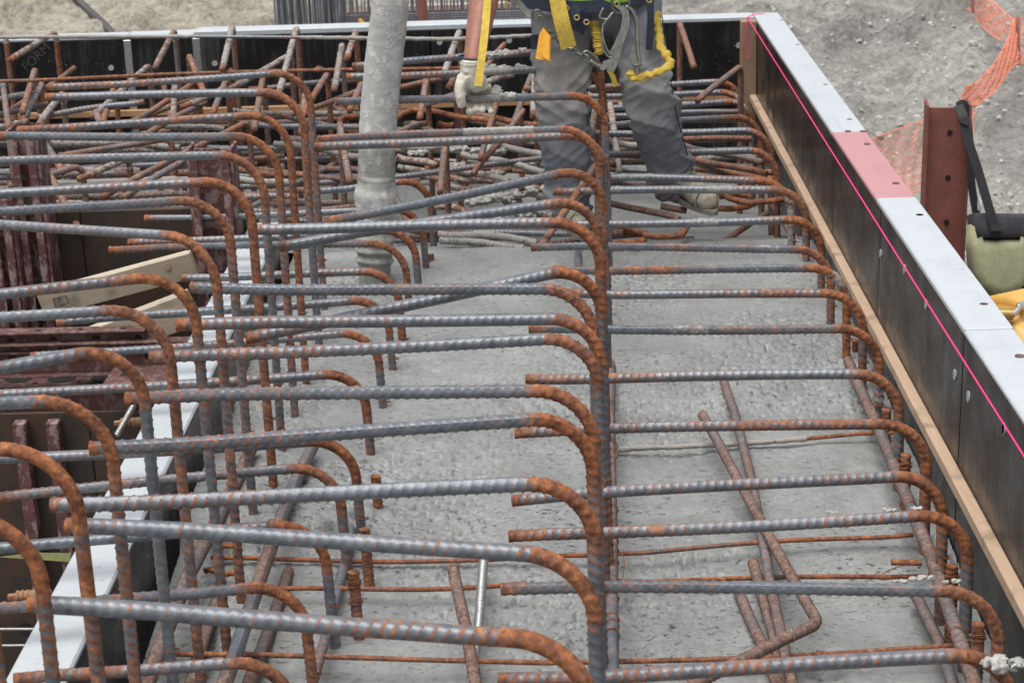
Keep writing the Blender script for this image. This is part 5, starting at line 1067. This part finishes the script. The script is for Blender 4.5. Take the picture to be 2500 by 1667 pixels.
for k in range(2600):
    px_, py_ = random.uniform(1650, 2500), random.uniform(0, 640)
    if py_ > 40 + (px_ - 1850) * 1.3: continue
    c = ground_at((px_, py_)); r_ = .006 + .030 * random.random() ** 3.5
    m_ = Matrix.Translation(c - V((0, 0, r_ * .25))) @ Matrix.Rotation(random.random() * 6, 4, 'Z') @ Matrix.Rotation(random.random() * 6, 4, 'X') @ Matrix.Diagonal((r_ * random.uniform(.7, 1.5), r_, r_ * random.uniform(.5, .9), 1))
    bmesh.ops.create_icosphere(bm, subdivisions=1 if r_ > .03 else 1, radius=1, matrix=m_)
me = bpy.data.meshes.new('gravel'); bm.to_mesh(me); bm.free(); me.materials.append(M_STONE); gv_ = bpy.data.objects.new('gravel', me); COL.objects.link(gv_)
tag(gv_, 'loose grey gravel strewn over the soil bank', kind='stuff')
# wall of upright rods and far formwork beyond the far form
cg = empty('rod_cage', ground_at((740, 40))); tag(cg, 'far wall of close-set grey upright rods', 'rebar cage'); Yc = 16.0; parts = []
for k in range(64):
    px_ = 675 + k * 2.7 + random.uniform(-1, 1); b_ = uy((px_, 90), Yc + random.uniform(-.15, .15)); parts.append(tube_data([V((b_.x, b_.y, gh(b_.x, b_.y) - .3)), V((b_.x + random.uniform(-.04, .04), b_.y, Z(1.0 + random.uniform(-.2, .2))))], [random.uniform(.006, .013)], 5, 3))
v, f = merge(parts); o = mesh_obj('rods', v, f, M_FARROD, cg, origin=cg.location); o['kind'] = 'stuff'
cg2 = empty('rod_cage', ground_at((1050, 40))); tag(cg2, 'far open cage of thin rods behind the hose and arm', 'rebar cage'); parts = []
for k in range(74):
    px_ = 812 + k * 6.6 + random.uniform(-2.4, 2.4); b_ = uy((px_, 60), Yc + 1 + random.uniform(-.4, .4)); parts.append(tube_data([V((b_.x, b_.y, gh(b_.x, b_.y) - .3)), V((b_.x + random.uniform(-.05, .05), b_.y, Z(1.0 + random.uniform(-.2, .2))))], [random.uniform(.005, .011)], 5, 3))
for k in range(6):
    py_ = 34 + k * 5.5; parts.append(tube_data([uy((812, py_ + 6), Yc + .6), uy((1330, py_ - 8), Yc + .6)], [.006], 5, 3))
v, f = merge(parts); o = mesh_obj('rods', v, f, M_FARROD, cg2, origin=cg2.location); o['kind'] = 'stuff'
for yy_, py0, py1, x0, x1, mt, nm, lb in ((Yc + 1.6, 34, 58, 815, 1345, M_FARBEAM, 'far_beam', 'brown far beam behind the thin rods'), (Yc + 1.9, 22, 34, 980, 1330, M_FARWOOD, 'far_timber', 'pale far timber above the brown beam')):
    a_, b_ = uy((x0, py0 + 4), yy_), uy((x1, py0 - 10), yy_); h_ = (py1 - py0) * yy_ / F_PX
    tag(beam(nm, a_, b_, .3, h_, mt), lb, 'beam')
a_ = uy((1032, 60), Yc + .3); tag(wire('far_post', [V((a_.x, a_.y, gh(a_.x, a_.y) - .3)), V((a_.x, a_.y, Z(.9)))], .042, M_PILE, None, 12, 4), 'far rusty upright pipe beside the hose', 'post')
A = [uy(t(1, 2, *p), Yc - .2) for p in ((770, 140), (785, 128), (812, 155), (795, 168))]; v, f = plate_data(A, (0, 1, .3), .01); tag(mesh_obj('marker_flag', v, f, M_YTAG, origin=A[0]), 'tiny yellow flag on the far rods', 'flag')


# alike things: say which one
def number(objs, key, fmt):
    by = {}
    for o in objs: by.setdefault(o['label'], []).append(o)
    for lb, os_ in by.items():
        if len(os_) > 1:
            for k, o in enumerate(sorted(os_, key=key)): o['label'] = lb + fmt % ordn(k)
number([o for o in COL.objects if o.name.startswith('mat_bar')], lambda o: o.location.y, ', %s from the front')
number([o for o in COL.objects if o.get('category') == 'concrete lump'], lambda o: o.location.x, ', %s from the hose')
